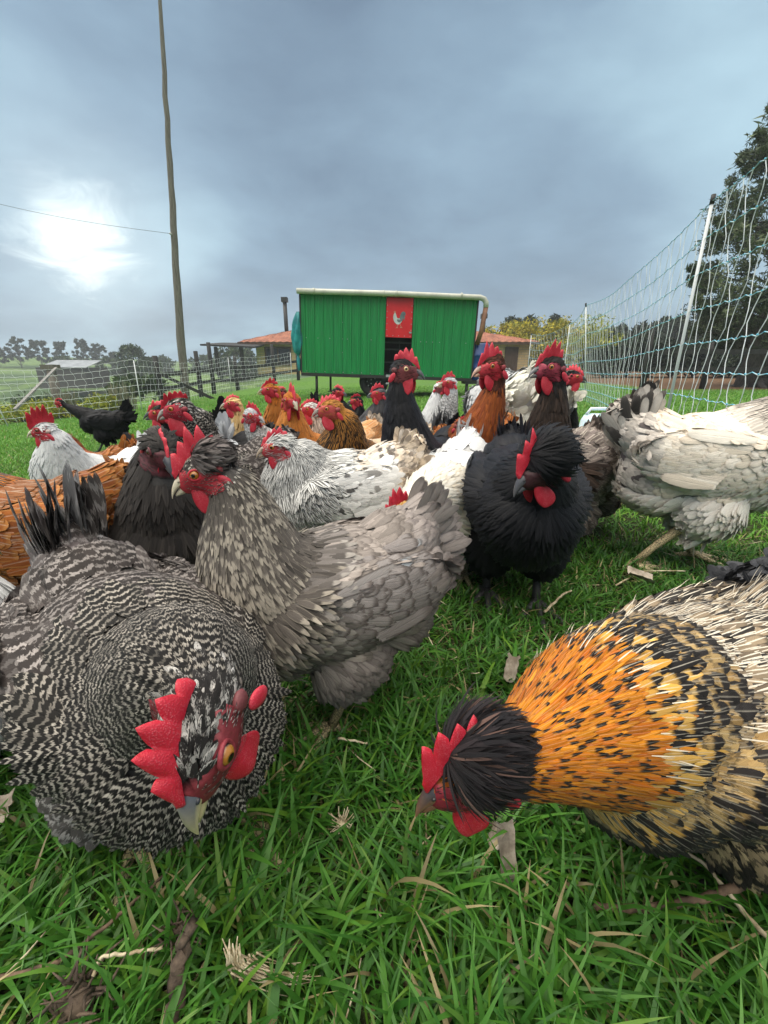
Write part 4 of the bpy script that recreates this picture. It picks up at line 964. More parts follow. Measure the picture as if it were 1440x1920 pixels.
netting([(-13.5, 8.6), (-9.55, 11.0), (-6.75, 12.2), (at(433, 18.2, 0), 18.2), (at(548, 21, 0), 21.)], 'white electric poultry netting across the left side of the meadow', 1.34, .0032, 9, .19, 5, [(0, 0), (-.35, 0), (0, 0), (0, 0), (0, 0)], blue=False)

# ---- plastic drinker
def drinker():
    x, y = at(1116, 2.25, .12), 2.25; r = empty('poultry_drinker', (x, y, G(x, y)), 0, 1, 'translucent white plastic poultry drinker on the grass beside the netting', 'drinker')
    t = NT('frosted_plastic'); t.set(Base_Color=(.62, .74, .80), Roughness=.35); t.put(t.p.inputs['Subsurface Weight'], .3); t.put(t.p.inputs['Subsurface Scale'], .02); m_ = t.mat
    b = MB(); pr = [(.20, .002), (.205, .02), (.20, .05)]; b.tube([(0, 0, z) for _, z in pr], [q for q, _ in pr], 32); b.build('tray', m_, r)
    b = MB(); pr = [(.165, .04), (.16, .10), (.135, .155), (.105, .175), (.095, .19), (.088, .25), (.075, .275), (.045, .283)]; b.tube([(0, 0, z) for _, z in pr], [q for q, _ in pr], 32); b.build('bell', m_, r)
    b = MB(); b.tube([(-.07, 0, .28), (-.05, 0, .31), (.05, 0, .31), (.07, 0, .28)], .008, 8); b.build('handle', m_, r)
drinker()

# ---- timber brace and stub post by the shrubs
def props():
    b = MB(); a = Vector((at(34, 10.9, -.7), 10.9, zat(768, 10.9))); c = Vector((at(106, 13.8, .6), 13.8, zat(690, 13.8))); b.beam(a, c, .07, .05); o = b.build('timber_brace', M_GREYWOOD); tag(o, 'long grey timber prop leaning against a stub post behind the left netting', 'timber prop')
    b = MB(); x, y = at(104, 14.0, 0), 14.0; g = G(x, y); b.tube([(x, y, g-.1), (x, y, zat(692, y))], [.16, .13], 10); b.box((x, y, zat(692, y)+.06), (.42, .3, .14)); o = b.build('stub_post', M_POLE); tag(o, 'short weathered post with a cross block beside the leaning timber', 'post')
props()

# ------------------------------------------------------------------ trees and shrubs
def leaf_mat(name, c0, c1, tr=.15, rough=.6, nz=1.2):
    t = NT(name); c = t.attr('col').outputs['Color']; n = t.noise(t.obj(), nz, 3)
    cc = t.mix(t.step(n, .35, .65), c0, c1); cm = t.mix(1.0, cc, c, 'MULTIPLY')
    t.set(Base_Color=cm, Roughness=rough); t.put(t.p.inputs['Specular IOR Level'], .25)
    s = t.N('ShaderNodeBsdfTranslucent'); t.L(cm, s.inputs[0]); mx = t.N('ShaderNodeMixShader'); mx.inputs[0].default_value = tr
    t.L(t.p.outputs[0], mx.inputs[1]); t.L(s.outputs[0], mx.inputs[2]); t.L(mx.outputs[0], t.out.inputs[0]); return t.mat
ML_EUC = leaf_mat('eucalyptus_leaf', (.030, .045, .030), (.06, .08, .05))
ML_DARK = leaf_mat('conifer_needles', (.010, .018, .009), (.026, .042, .018))
ML_CYP = leaf_mat('cypress_spray', (.045, .060, .034), (.10, .125, .065), nz=.9)
ML_YEL = leaf_mat('yellow_flowering_leaf', (.14, .17, .02), (.50, .40, .02), nz=2.2)
ML_SHRUB = leaf_mat('yellow_green_shrub', (.12, .17, .015), (.36, .36, .03), nz=3)
ML_BUSH = leaf_mat('dark_bush', (.02, .04, .012), (.055, .09, .025), nz=3)
ML_SPIKE = leaf_mat('grey_flax', (.12, .13, .08), (.28, .26, .18), nz=3)
M_BARK = wood_mat('bark', (.045, .038, .032), (.13, .115, .10), (4, 4, .6))
def leaves(b, centers, radii, per, size, rg, flat=.7, col=(.75, 1.25), elong=1.6):
    cs = []; sz = []
    for c, r in zip(centers, radii):
        n = max(int(per), 4); d = rg.normal(0, 1, (n, 3)); d /= np.linalg.norm(d, axis=1, keepdims=True); d *= (rg.random((n, 1))**.45)
        cs.append(np.array(c)+d*np.array([r, r, r*flat])); sz.append(np.full(n, size)*(1+rg.normal(0, .25, n)))
    P = np.vstack(cs); s = np.abs(np.concatenate(sz)); n = len(P)
    u = rg.normal(0, 1, (n, 3)); u /= np.linalg.norm(u, axis=1, keepdims=True); w = rg.normal(0, 1, (n, 3)); v = np.cross(u, w); v /= np.linalg.norm(v, axis=1, keepdims=True)
    u *= (s*elong)[:, None]; v *= (s*.5)[:, None]
    V = np.stack([P-u, P-v*1.0, P+u, P+v*1.0], 1).reshape(-1, 3); k = np.arange(n)[:, None]*4
    cc = np.repeat(col[0]+(col[1]-col[0])*rg.random((n, 1)), 3, 1); b.add(V, k+np.arange(4)[None], col=np.repeat(cc, 4, 0))
def tree(name, label, cat, x, y, hgt, rad, kind, mat, seed, group=None, n=40, per=60, size=.12, trunk_h=.45, z=None, tilt=0, tr=.02):
    rg = np.random.default_rng(seed); zb = G(x, y)-.1 if z is None else z
    r = empty(name, (x, y, zb), 0, 1, label, cat, group); cen = []; rr = []; b = MB(); t0 = hgt*tr
    top = np.array([tilt*hgt, 0, hgt*.86]); 
    tp = np.array([top*f+np.array([rg.normal(0, .02)*hgt*f, 0, 0]) for f in np.linspace(0, 1, 7)]); b.tube(tp, t0*(1-.85*np.linspace(0, 1, 7)), 8)
    for i in range(n):
        f = rg.random()
        if kind == 'cone': zf = trunk_h+(1-trunk_h)*f; rw = rad*(1-zf)**.75*(.55+.45*rg.random())*1.25
        elif kind == 'umbrella': zf = trunk_h+(1-trunk_h)*f**.6; rw = rad*(.45+.55*rg.random())*(.6+.4*sin(pi*min(1, (zf-trunk_h)/(1-trunk_h)+.15)))
        else: zf = trunk_h+(1-trunk_h)*f; rw = rad*sqrt(max(0, 1-((zf-(trunk_h+1)/2)/((1-trunk_h)/2))**2))*(.35+.65*rg.random()**.5)
        a = rg.random()*2*pi; c = np.array([tilt*hgt*zf+rw*cos(a), rw*sin(a), hgt*zf]); cen.append(c)
        rr.append(rad*({'cone': .22, 'umbrella': .135, 'round': .30}[kind])*(.6+.8*rg.random()))
        if i % 2 == 0:
            s = tp[min(6, int(max(0, zf-.18)*7))]; b.tube([s, (s+c)/2+np.array([0, 0, .03*hgt]), c], [t0*.28, t0*.16, t0*.06], 5)
    b.build('trunk', M_BARK, r); q = MB(); leaves(q, cen, rr, per, size, rg, {'cone': .8, 'umbrella': .5, 'round': .8}[kind]); q.build('crown', mat, r); return r
def shrub(label, x, y, w, hgt, mat, seed, group, n=26, per=70, size=.045, name='shrub', cat='shrub', z=None):
    rg = np.random.default_rng(seed); zb = G(x, y) if z is None else z; r = empty(name, (x, y, zb), 0, 1, label, cat, group)
    cen = [(rg.normal(0, w*.28), rg.normal(0, w*.25), hgt*(.2+.6*rg.random())) for _ in range(n)]; b = MB(); leaves(b, cen, [w*.2*(.6+.8*rg.random()) for _ in cen], per, size, rg, .9); b.build('foliage', mat, r)
    b = MB()
    for c in cen[::3]: b.tube([(0, 0, 0), (c[0]*.5, c[1]*.5, c[2]*.6), c], [.03, .02, .006], 5)
    b.build('stem', M_BARK, r); return r
def vegetation():
    D = 105.0
    eu = [(-8, 646, 26, 'leftmost'), (28, 628, 30, ''), (62, 634, 30, ''), (98, 636, 22, ''), (132, 630, 24, ''), (160, 640, 26, ''), (182, 655, 14, '')]
    lab = ['hazy eucalyptus tree at the left edge of the ridge', 'hazy dense eucalyptus second from the left on the ridge', 'hazy broad eucalyptus third from the left on the ridge', 'hazy small eucalyptus fourth from the left on the ridge', 'hazy tall open eucalyptus left of the ridge gap, with bare stems', 'hazy spreading eucalyptus leaning right on the ridge', 'hazy low eucalyptus at the right end of the ridge row']
    for i, (px, top, wpx, _) in enumerate(eu):
        x = at(px, D, 5); z = G(x, D); H = zat(top, D)-z; tree('eucalyptus_tree', lab[i], 'tree', x, D+i, H, wpx/F_PX*D*.62, 'umbrella', ML_EUC, 50+i, 'eucalyptus trees on the far ridge', 64, 46, .22, .26, tr=.016, z=z-.5)
    x = at(243, 62, 3); z = G(x, 62); tree('round_tree', 'dark rounded tree on the slope left of the utility pole', 'tree', x, 62, zat(650, 62)-z, 2.2, 'round', ML_BUSH, 60, None, 46, 80, .16, .05)
    for i, (px, top, d) in enumerate([(118, 671, 95), (208, 672, 90), (300, 668, 100), (380, 668, 96), (430, 652, 70), (455, 655, 75), (268, 672, 64)]):
        x = at(px, d, 3); z = G(x, d); tree('hillside_tree', ['low dark tree below the eucalyptus ridge', 'low tree between the ridge and the round tree', 'faint tree on the hill left of the pole', 'faint tree on the hill right of the pole', 'misty tree seen under the porch roof, left', 'misty tree seen under the porch roof, right', 'small dark tree beside the round tree'][i], 'tree', x, d, max(zat(top, d)-z, 2.0), 2.6, 'round', ML_BUSH, 70+i, 'trees on the far slope', 26, 46, .26, .1)
    # hedges of the valley side
    for i, (px, py, d, w) in enumerate([(60, 700, 40, 5), (140, 706, 36, 4.5), (215, 712, 34, 4), (290, 706, 38, 4.5), (95, 726, 26, 2.5), (175, 706, 30, 3), (255, 724, 22, 1.8)]):
        x = at(px, d, 0); z = zat(py+14, d); shrub(['dark hedge clump far left beyond the netting', 'dark hedge clump below the barn roof', 'dark hedge clump right of the barn', 'dark hedge clump left of the utility pole', 'low dark bush behind the left yellow shrub', 'dark bush behind the stub post', 'grey-green bush beside the right yellow shrub'][i], x, d, w, w*.45, ML_BUSH, 80+i, 'dark bushes beyond the left netting', 22, 50, .12, 'bush', 'bush', z=min(z, G(x, d)+.5))
    for i, (px, py, w) in enumerate([(88, 744, 1.15), (182, 740, 1.0), (24, 752, 1.5), (60, 748, .8)]):
        d = 13.2+i*.4; x = at(px, d, 0); shrub(['round yellow-green shrub beside the leaning timber', 'yellow-green shrub nearer the utility pole', 'wide yellow shrub at the left edge', 'small yellow shrub left of the leaning timber'][i], x, d, w, .62, ML_SHRUB, 90+i, 'yellow shrubs beyond the left netting', 24, 80, .032)
    rg = np.random.default_rng(99)
    for i, (px, d, hh) in enumerate([(120, 13.5, .9), (214, 14.5, .95), (232, 14.0, .8)]):
        x = at(px, d, 0); r = empty('flax_plant', (x, d, G(x, d)), 0, 1, ['upright grey spiky plant between the two yellow shrubs', 'tall grey spiky plant right of the second yellow shrub', 'short grey spiky plant by the net post'][i], 'plant', 'spiky plants beyond the left netting'); b = MB()
        for _ in range(60):
            a = rg.random()*2*pi; l = hh*(.6+.5*rg.random()); s = .35*rg.random(); p = np.array([rg.normal(0, .12), rg.normal(0, .1), 0]); e = p+np.array([cos(a)*s*l, sin(a)*s*l, l]); q = np.array([-sin(a), cos(a), 0])*.018
            m_ = (p+e)/2+np.array([0, 0, .06]); b.add([p-q, p+q, m_+q, m_-q, e], [(0, 1, 2, 3)], [(3, 2, 4)], col=(.8+.4*rg.random(),)*3)
        b.build('leaf_blades', ML_SPIKE, r)
    # yellow flowering trees behind the house end
    for i, (px, top, d, w) in enumerate([(938, 608, 36, 1.9), (975, 604, 38, 2.2), (1015, 600, 37, 2.2), (1052, 604, 36, 2.0), (1095, 598, 30, 2.0)]):
        x = at(px, d, 2); z = G(x, d); tree('flowering_tree', ['yellow flowering tree nearest the coop downpipe', 'yellow flowering tree second from the coop', 'yellow flowering tree in the middle of the row', 'yellow flowering tree fourth from the coop', 'rounded greener flowering tree at the right end of the row'][i], 'tree', x, d, zat(top, d)-z, w, 'round', ML_YEL if i < 4 else ML_SHRUB, 110+i, 'yellow flowering trees behind the farmhouse', 44, 90, .085, .15)
    for i, (px, top) in enumerate([(962, 596), (990, 594), (1035, 595), (1140, 622), (1160, 612), (1185, 618), (1212, 610), (1240, 598), (1265, 590), (1290, 584), (1320, 575), (1352, 585), (1385, 590), (1425, 580), (1470, 585), (1520, 580)]):
        d = 44-.55*max(0, i-3)+(i % 3)*1.3; x = at(px, d, 3); z = G(x, d)
        tree('conifer_tree', 'dark conifer, number %s of the belt counted from the coop' % ['one', 'two', 'three', 'four', 'five', 'six', 'seven', 'eight', 'nine', 'ten', 'eleven', 'twelve', 'thirteen', 'fourteen', 'fifteen', 'sixteen'][i], 'tree', x, d, zat(top, d)-z, 1.6+.25*(i % 4), 'cone' if i % 3 else 'round', ML_DARK, 130+i, 'dark conifers of the shelter belt', 46, 90, .16, .02)
    for i in range(9):
        px = 1135+i*42; d = 24+(i % 2); x = at(px, d, 1); shrub('dark hedge bush, number %s along the foot of the conifers' % ['one', 'two', 'three', 'four', 'five', 'six', 'seven', 'eight', 'nine'][i], x, d, 2.2, 1.75+.3*(i % 3), ML_DARK, 160+i, 'hedge at the foot of the conifers', 26, 90, .09, 'bush', 'bush')
def big_cypress():
    rg = np.random.default_rng(11); d = 14.6; x = at(1405, d, .3); z = G(x, d)
    r = empty('cypress_tree', (x, d, z), 0, 1, 'huge grey-green cypress with drooping sprays filling the right edge', 'tree'); b = MB()
    for k, (dx, rr) in enumerate([(-.05, .24), (.32, .16), (.62, .15)]):
        p = np.array([(dx, 0, -.1), (dx+.1, .05, 1.2), (dx+.25+.15*k, .1, 3.2), (dx+.5+.2*k, .2, 6.5), (1.1+.1*k, .2, 10)]); b.tube(p, [rr*1.5, rr, rr*.85, rr*.6, .05], 12)
    for a in np.linspace(0, 2*pi, 8)[:-1]: b.tube([(.2, 0, .25), (.2+.45*cos(a), .45*sin(a), .03), (.2+.8*cos(a), .8*sin(a), -.06)], [.16, .09, .03], 7)
    cen = []; rad = []; tips = []
    def env(zz):  # crown radius by height
        return np.interp(zz, [1.1, 1.8, 2.6, 3.8, 5.2, 6.8, 8.4, 10.2, 11.6], [1.2, 2.4, 2.75, 2.7, 2.7, 2.2, 1.55, .8, .1])
    for i in range(520):
        zz = 1.3+9.6*rg.random()**1.15; a = rg.random()*2*pi; R = env(zz)*(.45+.60*rg.random()**.6)
        c = np.array([.45+.08*zz+R*cos(a), R*sin(a)*.9, zz]); cen.append(c); rad.append(.20+.26*rg.random())
        if i % 3 == 0:
            s = np.array([.3+.08*zz, .1, max(.8, zz-.7)]); m_ = (s+c)/2+np.array([0, 0, .25]); b.tube([s, m_, c], [.05, .03, .010], 5)
    for (px, py) in [(1385, 305), (1400, 290), (1422, 250), (1300, 520), (1292, 505), (1330, 440), (1345, 410), (1300, 560)]:
        zt = zat(py, d)-z; xx = at(px, d, zat(py, d))-x
        for k in range(4): cen.append(np.array([xx+.18*k+rg.normal(0, .06), rg.normal(0, .1), zt-.10*k])); rad.append(.13+.05*k)
        b.tube([(.5+.08*zt, 0, zt-.8), ((xx+.5)/2, 0, zt-.3), (xx, 0, zt)], [.05, .03, .012], 5)
    b.build('trunk', M_BARK, r); q = MB(); leaves(q, cen, rad, 150, .034, rg, .75, (.6, 1.35), 2.0)
    # lighter hanging sprays
    q2 = MB(); leaves(q, cen[::2], [k*1.3 for k in rad[::2]], 26, .05, rg, .7, (1.1, 1.9), 2.6); q.build('crown', ML_CYP, r)
vegetation(); big_cypress()

# ---- far barn and vehicles
def far_things():
    x, y = at(116, 58, 0), 58.0; z = zat(698, y); r = empty('barn', (x, y, z), 0, 1, 'low barn with a pale metal roof on the far slope at left', 'barn')
    W = 96/F_PX*y*.98; D = 5; hh = zat(689, y)-z; rt = zat(676, y+D)-z
    b = MB(); b.box((0, D/2, hh/2-1), (W*.92, D, hh+2)); b.build('wall', plastic('dark_boards', (.06, .055, .05), .9), r)
    b = MB(); V = [(-W*.40, 0, hh), (W*.52, -.3, hh-.1), (W*.36, D, rt-.05), (-W*.55, D, rt)]; b.add(V+[(a, c, e+.08) for a, c, e in V], [(3, 2, 1, 0), (4, 5, 6, 7), (0, 1, 5, 4), (1, 2, 6, 5), (2, 3, 7, 6), (3, 0, 4, 7)], smooth=False); b.build('roof', mat_noise('pale_sheet_roof', (.17, .185, .20), (.28, .30, .32), 1.2, .5, .1), r)
    for i, (px, py) in enumerate([(328, 705), (178, 706)]):
        yy = 30.
        while yy < 140 and zat(py, yy) > G(at(px, yy, zat(py, yy)), yy): yy += 1
        if i: yy = max(yy, 40)
        x = at(px, yy, 0); z = G(x, yy); c = empty('parked_car', (x, yy, z), .1, .62, ['small white car parked on the far track left of the pole', 'small white pickup on the far track below the barn'][i], 'car', 'white vehicles on the far track')
        b = MB(); b.box((0, 0, .55), (3.6, 1.6, .55)); b.box((1.35 if i else .9, 0, .86), (.7, 1.4, .1)); b.build('body', plastic('white_paint', (.7, .7, .7), .3), c)
        b = MB(); V = [(-1.3, -.7, .83), (.7, -.7, .83), (.7, .7, .83), (-1.3, .7, .83), (-.9, -.62, 1.35), (.25, -.62, 1.35), (.25, .62, 1.35), (-.9, .62, 1.35)]; b.add(V, [(3, 2, 1, 0), (4, 5, 6, 7), (0, 1, 5, 4), (1, 2, 6, 5), (2, 3, 7, 6), (3, 0, 4, 7)], smooth=False); b.build('cabin', plastic('tinted_glass', (.05, .055, .06), .15), c)
        for wx in (-1.1, 1.1):
            for wy in (-.8, .8): b = MB(); b.tube([(wx, wy-.08, .3), (wx, wy+.08, .3)], .3, 14); b.build('wheel', M_DARKMETAL, c)
far_things()
# ------------------------------------------------------------------ ground
def build_ground():
    t = NT('meadow_soil'); p = t.pos()
    n1 = t.noise(p, .35, 5, .6); n2 = t.noise(p, 9, 5, .65); n3 = t.noise(p, 90, 3, .6)
    sp = t.N('ShaderNodeSeparateXYZ'); t.L(p, sp.inputs[0])
    dist = t.N('ShaderNodeVectorMath'); dist.operation = 'LENGTH'; t.L(p, dist.inputs[0])
    green = t.mix(t.step(n2, .35, .65), (.050, .125, .016), (.115, .235, .035))
    green = t.mix(t.step(n1, .42, .62), green, (.085, .17, .04))
    soil = t.mix(t.step(n3, .4, .6), (.020, .026, .009), (.045, .060, .018))
    c = t.mix(t.step(dist.outputs['Value'], 1.6, 6.5), soil, green)
    # rough pasture and scrub on the far hills
    fld = t.noise(p, .05, 3, .5); fl2 = t.noise(p, .6, 4, .6)
    pas = t.mix(t.step(fld, .40, .52), (.045, .085, .028), (.12, .19, .055)); pas = t.mix(t.step(fl2, .45, .7), pas, (.035, .065, .025))
    c = t.mix(t.step(sp.outputs[1], 26, 40), c, pas)
    # bare reddish earth under the conifers on the right
    dirt = t.m('MULTIPLY', t.step(t.m('ADD', sp.outputs[0], t.m('MULTIPLY', n1, 2.0)), 8.6, 9.8), t.step(t.m('ADD', sp.outputs[1], t.m('MULTIPLY', n2, 1.5)), 13.2, 14.0))
    c = t.mix(dirt, c, t.mix(n2, (.16, .085, .045), (.09, .06, .035)))
    t.set(Base_Color=c, Roughness=.95); t.put(t.p.inputs['Specular IOR Level'], .2)
    t.bump(t.m('ADD', n2, t.m('MULTIPLY', n3, .6)), .8, .03)
    ring = np.concatenate([[0], np.geomspace(.15, 900, 150)]); na = 192
    V = [(0, 0, G(0, 0))]; Q = []; T = []
    for r in ring[1:]:
        a = np.arange(na)/na*2*pi; x = r*np.cos(a); y = r*np.sin(a); z = gz(x, y)
        V += list(zip(x, y, z))
    m_ = len(ring)-1
    for j in range(na): T.append((0, 1+j, 1+(j+1) % na))
    for i in range(m_-1):
        for j in range(na):
            a = 1+i*na; Q.append((a+j, a+na+j, a+na+(j+1) % na, a+(j+1) % na))
    o = link('ground', raw_mesh('ground', V, Q, T, [t.mat], None, None, True)); tag(o, kind='structure')
build_ground()

# ------------------------------------------------------------------ grass
def grass_mat(name, rough=.45):
    t = NT(name); c = t.attr('col').outputs['Color']
    n = t.noise(t.pos(), 3.2, 3); n2 = t.noise(t.pos(), 160, 2)
    f = t.m('ADD', t.m('MULTIPLY', n, .7), t.m('ADD', t.m('MULTIPLY', n2, .3), .48))
    vm = t.N('ShaderNodeVectorMath'); vm.operation = 'SCALE'; t.L(c, vm.inputs[0]); t.L(f, vm.inputs['Scale'])
    t.set(Base_Color=vm.outputs[0], Roughness=rough); t.put(t.p.inputs['Specular IOR Level'], .35)
    tr = t.N('ShaderNodeBsdfTranslucent'); t.L(vm.outputs[0], tr.inputs[0])
    mx = t.N('ShaderNodeMixShader'); mx.inputs[0].default_value = .25
    t.L(t.p.outputs[0], mx.inputs[1]); t.L(tr.outputs[0], mx.inputs[2]); t.L(mx.outputs[0], t.out.inputs[0])
    return t.mat
M_GRASS = grass_mat('grass_blade')
def blades(name, X, Y, Ln, W, nseg, cols, lean=.5, rng=RNG, curl=.8, heading=None):
    n = len(X); az = rng.random(n)*2*pi if heading is None else heading
    ln = np.clip(rng.normal(lean, .28, n), .02, 1.25)
    v = np.linspace(0, 1, nseg+1)
    k = curl*(.5+rng.random(n))
    th = ln[:, None]+k[:, None]*v[None]          # angle from vertical along the blade
    ds = Ln[:, None]/nseg
    hx = np.concatenate([np.zeros((n, 1)), np.cumsum(np.sin(th[:, :-1])*ds, 1)], 1)
    hz = np.concatenate([np.zeros((n, 1)), np.cumsum(np.cos(th[:, :-1])*ds, 1)], 1)
    Z0 = gz(X, Y)-.004
    hz = np.maximum(hz, .002+.004*v[None])
    ca, sa = np.cos(az)[:, None], np.sin(az)[:, None]
    cx = X[:, None]+ca*hx; cy = Y[:, None]+sa*hx; cz = Z0[:, None]+hz
    prof = np.minimum(1, .7+v*1.2)*(1-np.clip(v-.35, 0, 1)/.65)**.7
    tw = rng.normal(0, .6, n)
    px = -np.sin(az+tw)[:, None]; py = np.cos(az+tw)[:, None]
    w = (W[:, None]*prof[None])
    Lf = np.stack([cx-px*w, cy-py*w, cz], -1); Rt = np.stack([cx+px*w, cy+py*w, cz+w*.25], -1)
    V = np.stack([Lf[:, :-1], Rt[:, :-1]], 2).reshape(n, -1, 3)
    tip = np.stack([cx[:, -1], cy[:, -1], cz[:, -1]], -1)[:, None]
    V = np.concatenate([V, tip], 1); m_ = V.shape[1]
    b = (np.arange(n)*m_)[:, None]
    Q = np.concatenate([np.stack([b[:, 0]+2*i, b[:, 0]+2*i+1, b[:, 0]+2*i+3, b[:, 0]+2*i+2], -1) for i in range(nseg-1)]) if nseg > 1 else None
    T = np.stack([b[:, 0]+2*(nseg-1), b[:, 0]+2*(nseg-1)+1, b[:, 0]+m_-1], -1)
    C_ = np.repeat(cols, m_, 0)
    me = raw_mesh(name, V.reshape(-1, 3), Q, T, [M_GRASS], None, {'col': C_})
    o = link(name, me); return o
def grass_cols(n, rng, dry=.05, a=(.027, .110, .013), b=(.084, .235, .030)):
    r = rng.random((n, 1)); c = np.array(a)*(1-r)+np.array(b)*r
    k = rng.random(n) < .18; c[k] = c[k]*np.array([1.5, 1.12, .9])
    k = rng.random(n) < dry; c[k] = np.array([.36, .30, .15])*(.5+.7*rng.random((k.sum(), 1)))
    return c
def patch(rng, n, d0, d1, k=1.08, p=1.0):
    d = d0+(d1-d0)*rng.random(n)**p
    hw = (np.maximum(d, 0)*.951+.16)*.92*k+.30
    return (rng.random(n)*2-1)*hw, d
def build_grass():
    rng = np.random.default_rng(3)
    n = 650; x, y = patch(rng, n, .02, .75, 1.1, .9); L = np.clip(rng.normal(.095, .02, n), .05, .15)
    o = blades('broad_grass', x, y, L, .0030*(1+.5*rng.random(n)), 6, grass_cols(n, rng, .05, (.030, .125, .012), (.10, .27, .035)), .75, rng, .9); tag(o, 'broad arching blades of coarse grass in the foreground', 'grass', kind='stuff')
    n = 5000; x, y = patch(rng, n, .02, 1.3, 1.1, .9); L = np.clip(rng.normal(.045, .015, n), .02, .09)
    o = blades('withered_grass', x, y, L, .0011*(1+.5*rng.random(n)), 4, grass_cols(n, rng, .75, (.05, .09, .02), (.12, .16, .05)), 1.0, rng, .7); tag(o, 'withered yellowed blades low in the turf', 'dry grass', kind='stuff')
    # clumps of long foreground grass round the feet
    n = 60000; x, y = patch(rng, n, -.10, 1.15, 1.25, .8)
    cl = np.sin(x*17+3*np.sin(y*11))*np.sin(y*19+2*np.cos(x*9)); L = .052+.022*cl+rng.normal(0, .014, n); L = np.clip(L*np.interp(y, [0, .3, .6, 1.1], [1.25, 1.15, .85, .70]), .015, .13)
    o = blades('foreground_grass', x, y, L, .0015*(1+.5*rng.random(n))*(1+.3*(L > .06)), 5, grass_cols(n, rng, .035), .62, rng, 1.0)
    tag(o, 'long lush green grass around the feet of the nearest hens', 'grass', kind='stuff')
    n = 84000; x, y = patch(rng, n, 1.1, 4.2, 1.3, .85)
    L = np.clip(.038+rng.normal(0, .010, n), .012, .08)
    o = blades('meadow_grass', x, y, L, .0019*(1+.6*rng.random(n)), 3, grass_cols(n, rng, .035, (.055, .18, .014), (.135, .34, .036)), .6, rng, .8)
    tag(o, 'short bright green grass of the meadow between the flock and the fences', 'grass', kind='stuff')
    n = 120000; x, y = patch(rng, n, 4.1, 15, 1.15, .9); k = ~((y > 13) & (x > 8)); x, y = x[k], y[k]; n = len(x)
    L = np.clip(.045+rng.normal(0, .012, n), .015, .1)
    o = blades('far_grass', x, y, L, .0048*(1+.6*rng.random(n)), 2, grass_cols(n, rng, .02, (.075, .21, .020), (.15, .35, .05)), .55, rng, .6)
    tag(o, 'cropped green grass of the meadow running back under the coop', 'grass', kind='stuff')
    # the turf goes on beside and behind the place of the camera
    n = 70000; x = rng.uniform(-3.6, 3.6, n); y = rng.uniform(-1.6, 2.6, n); k = (np.abs(x) > (np.maximum(y, 0)*.951+.16)*.92*1.2+.25) | (y < -.08); x, y = x[k], y[k]; n = len(x)
    L = np.clip(rng.normal(.05, .012, n), .02, .09); o = blades('surrounding_grass', x, y, L, .0022*(1+.5*rng.random(n)), 3, grass_cols(n, rng, .04, (.035, .12, .012), (.09, .24, .03)), .6, rng, .9); tag(o, 'lush green turf spreading to both sides of the flock', 'grass', kind='stuff')
build_grass()

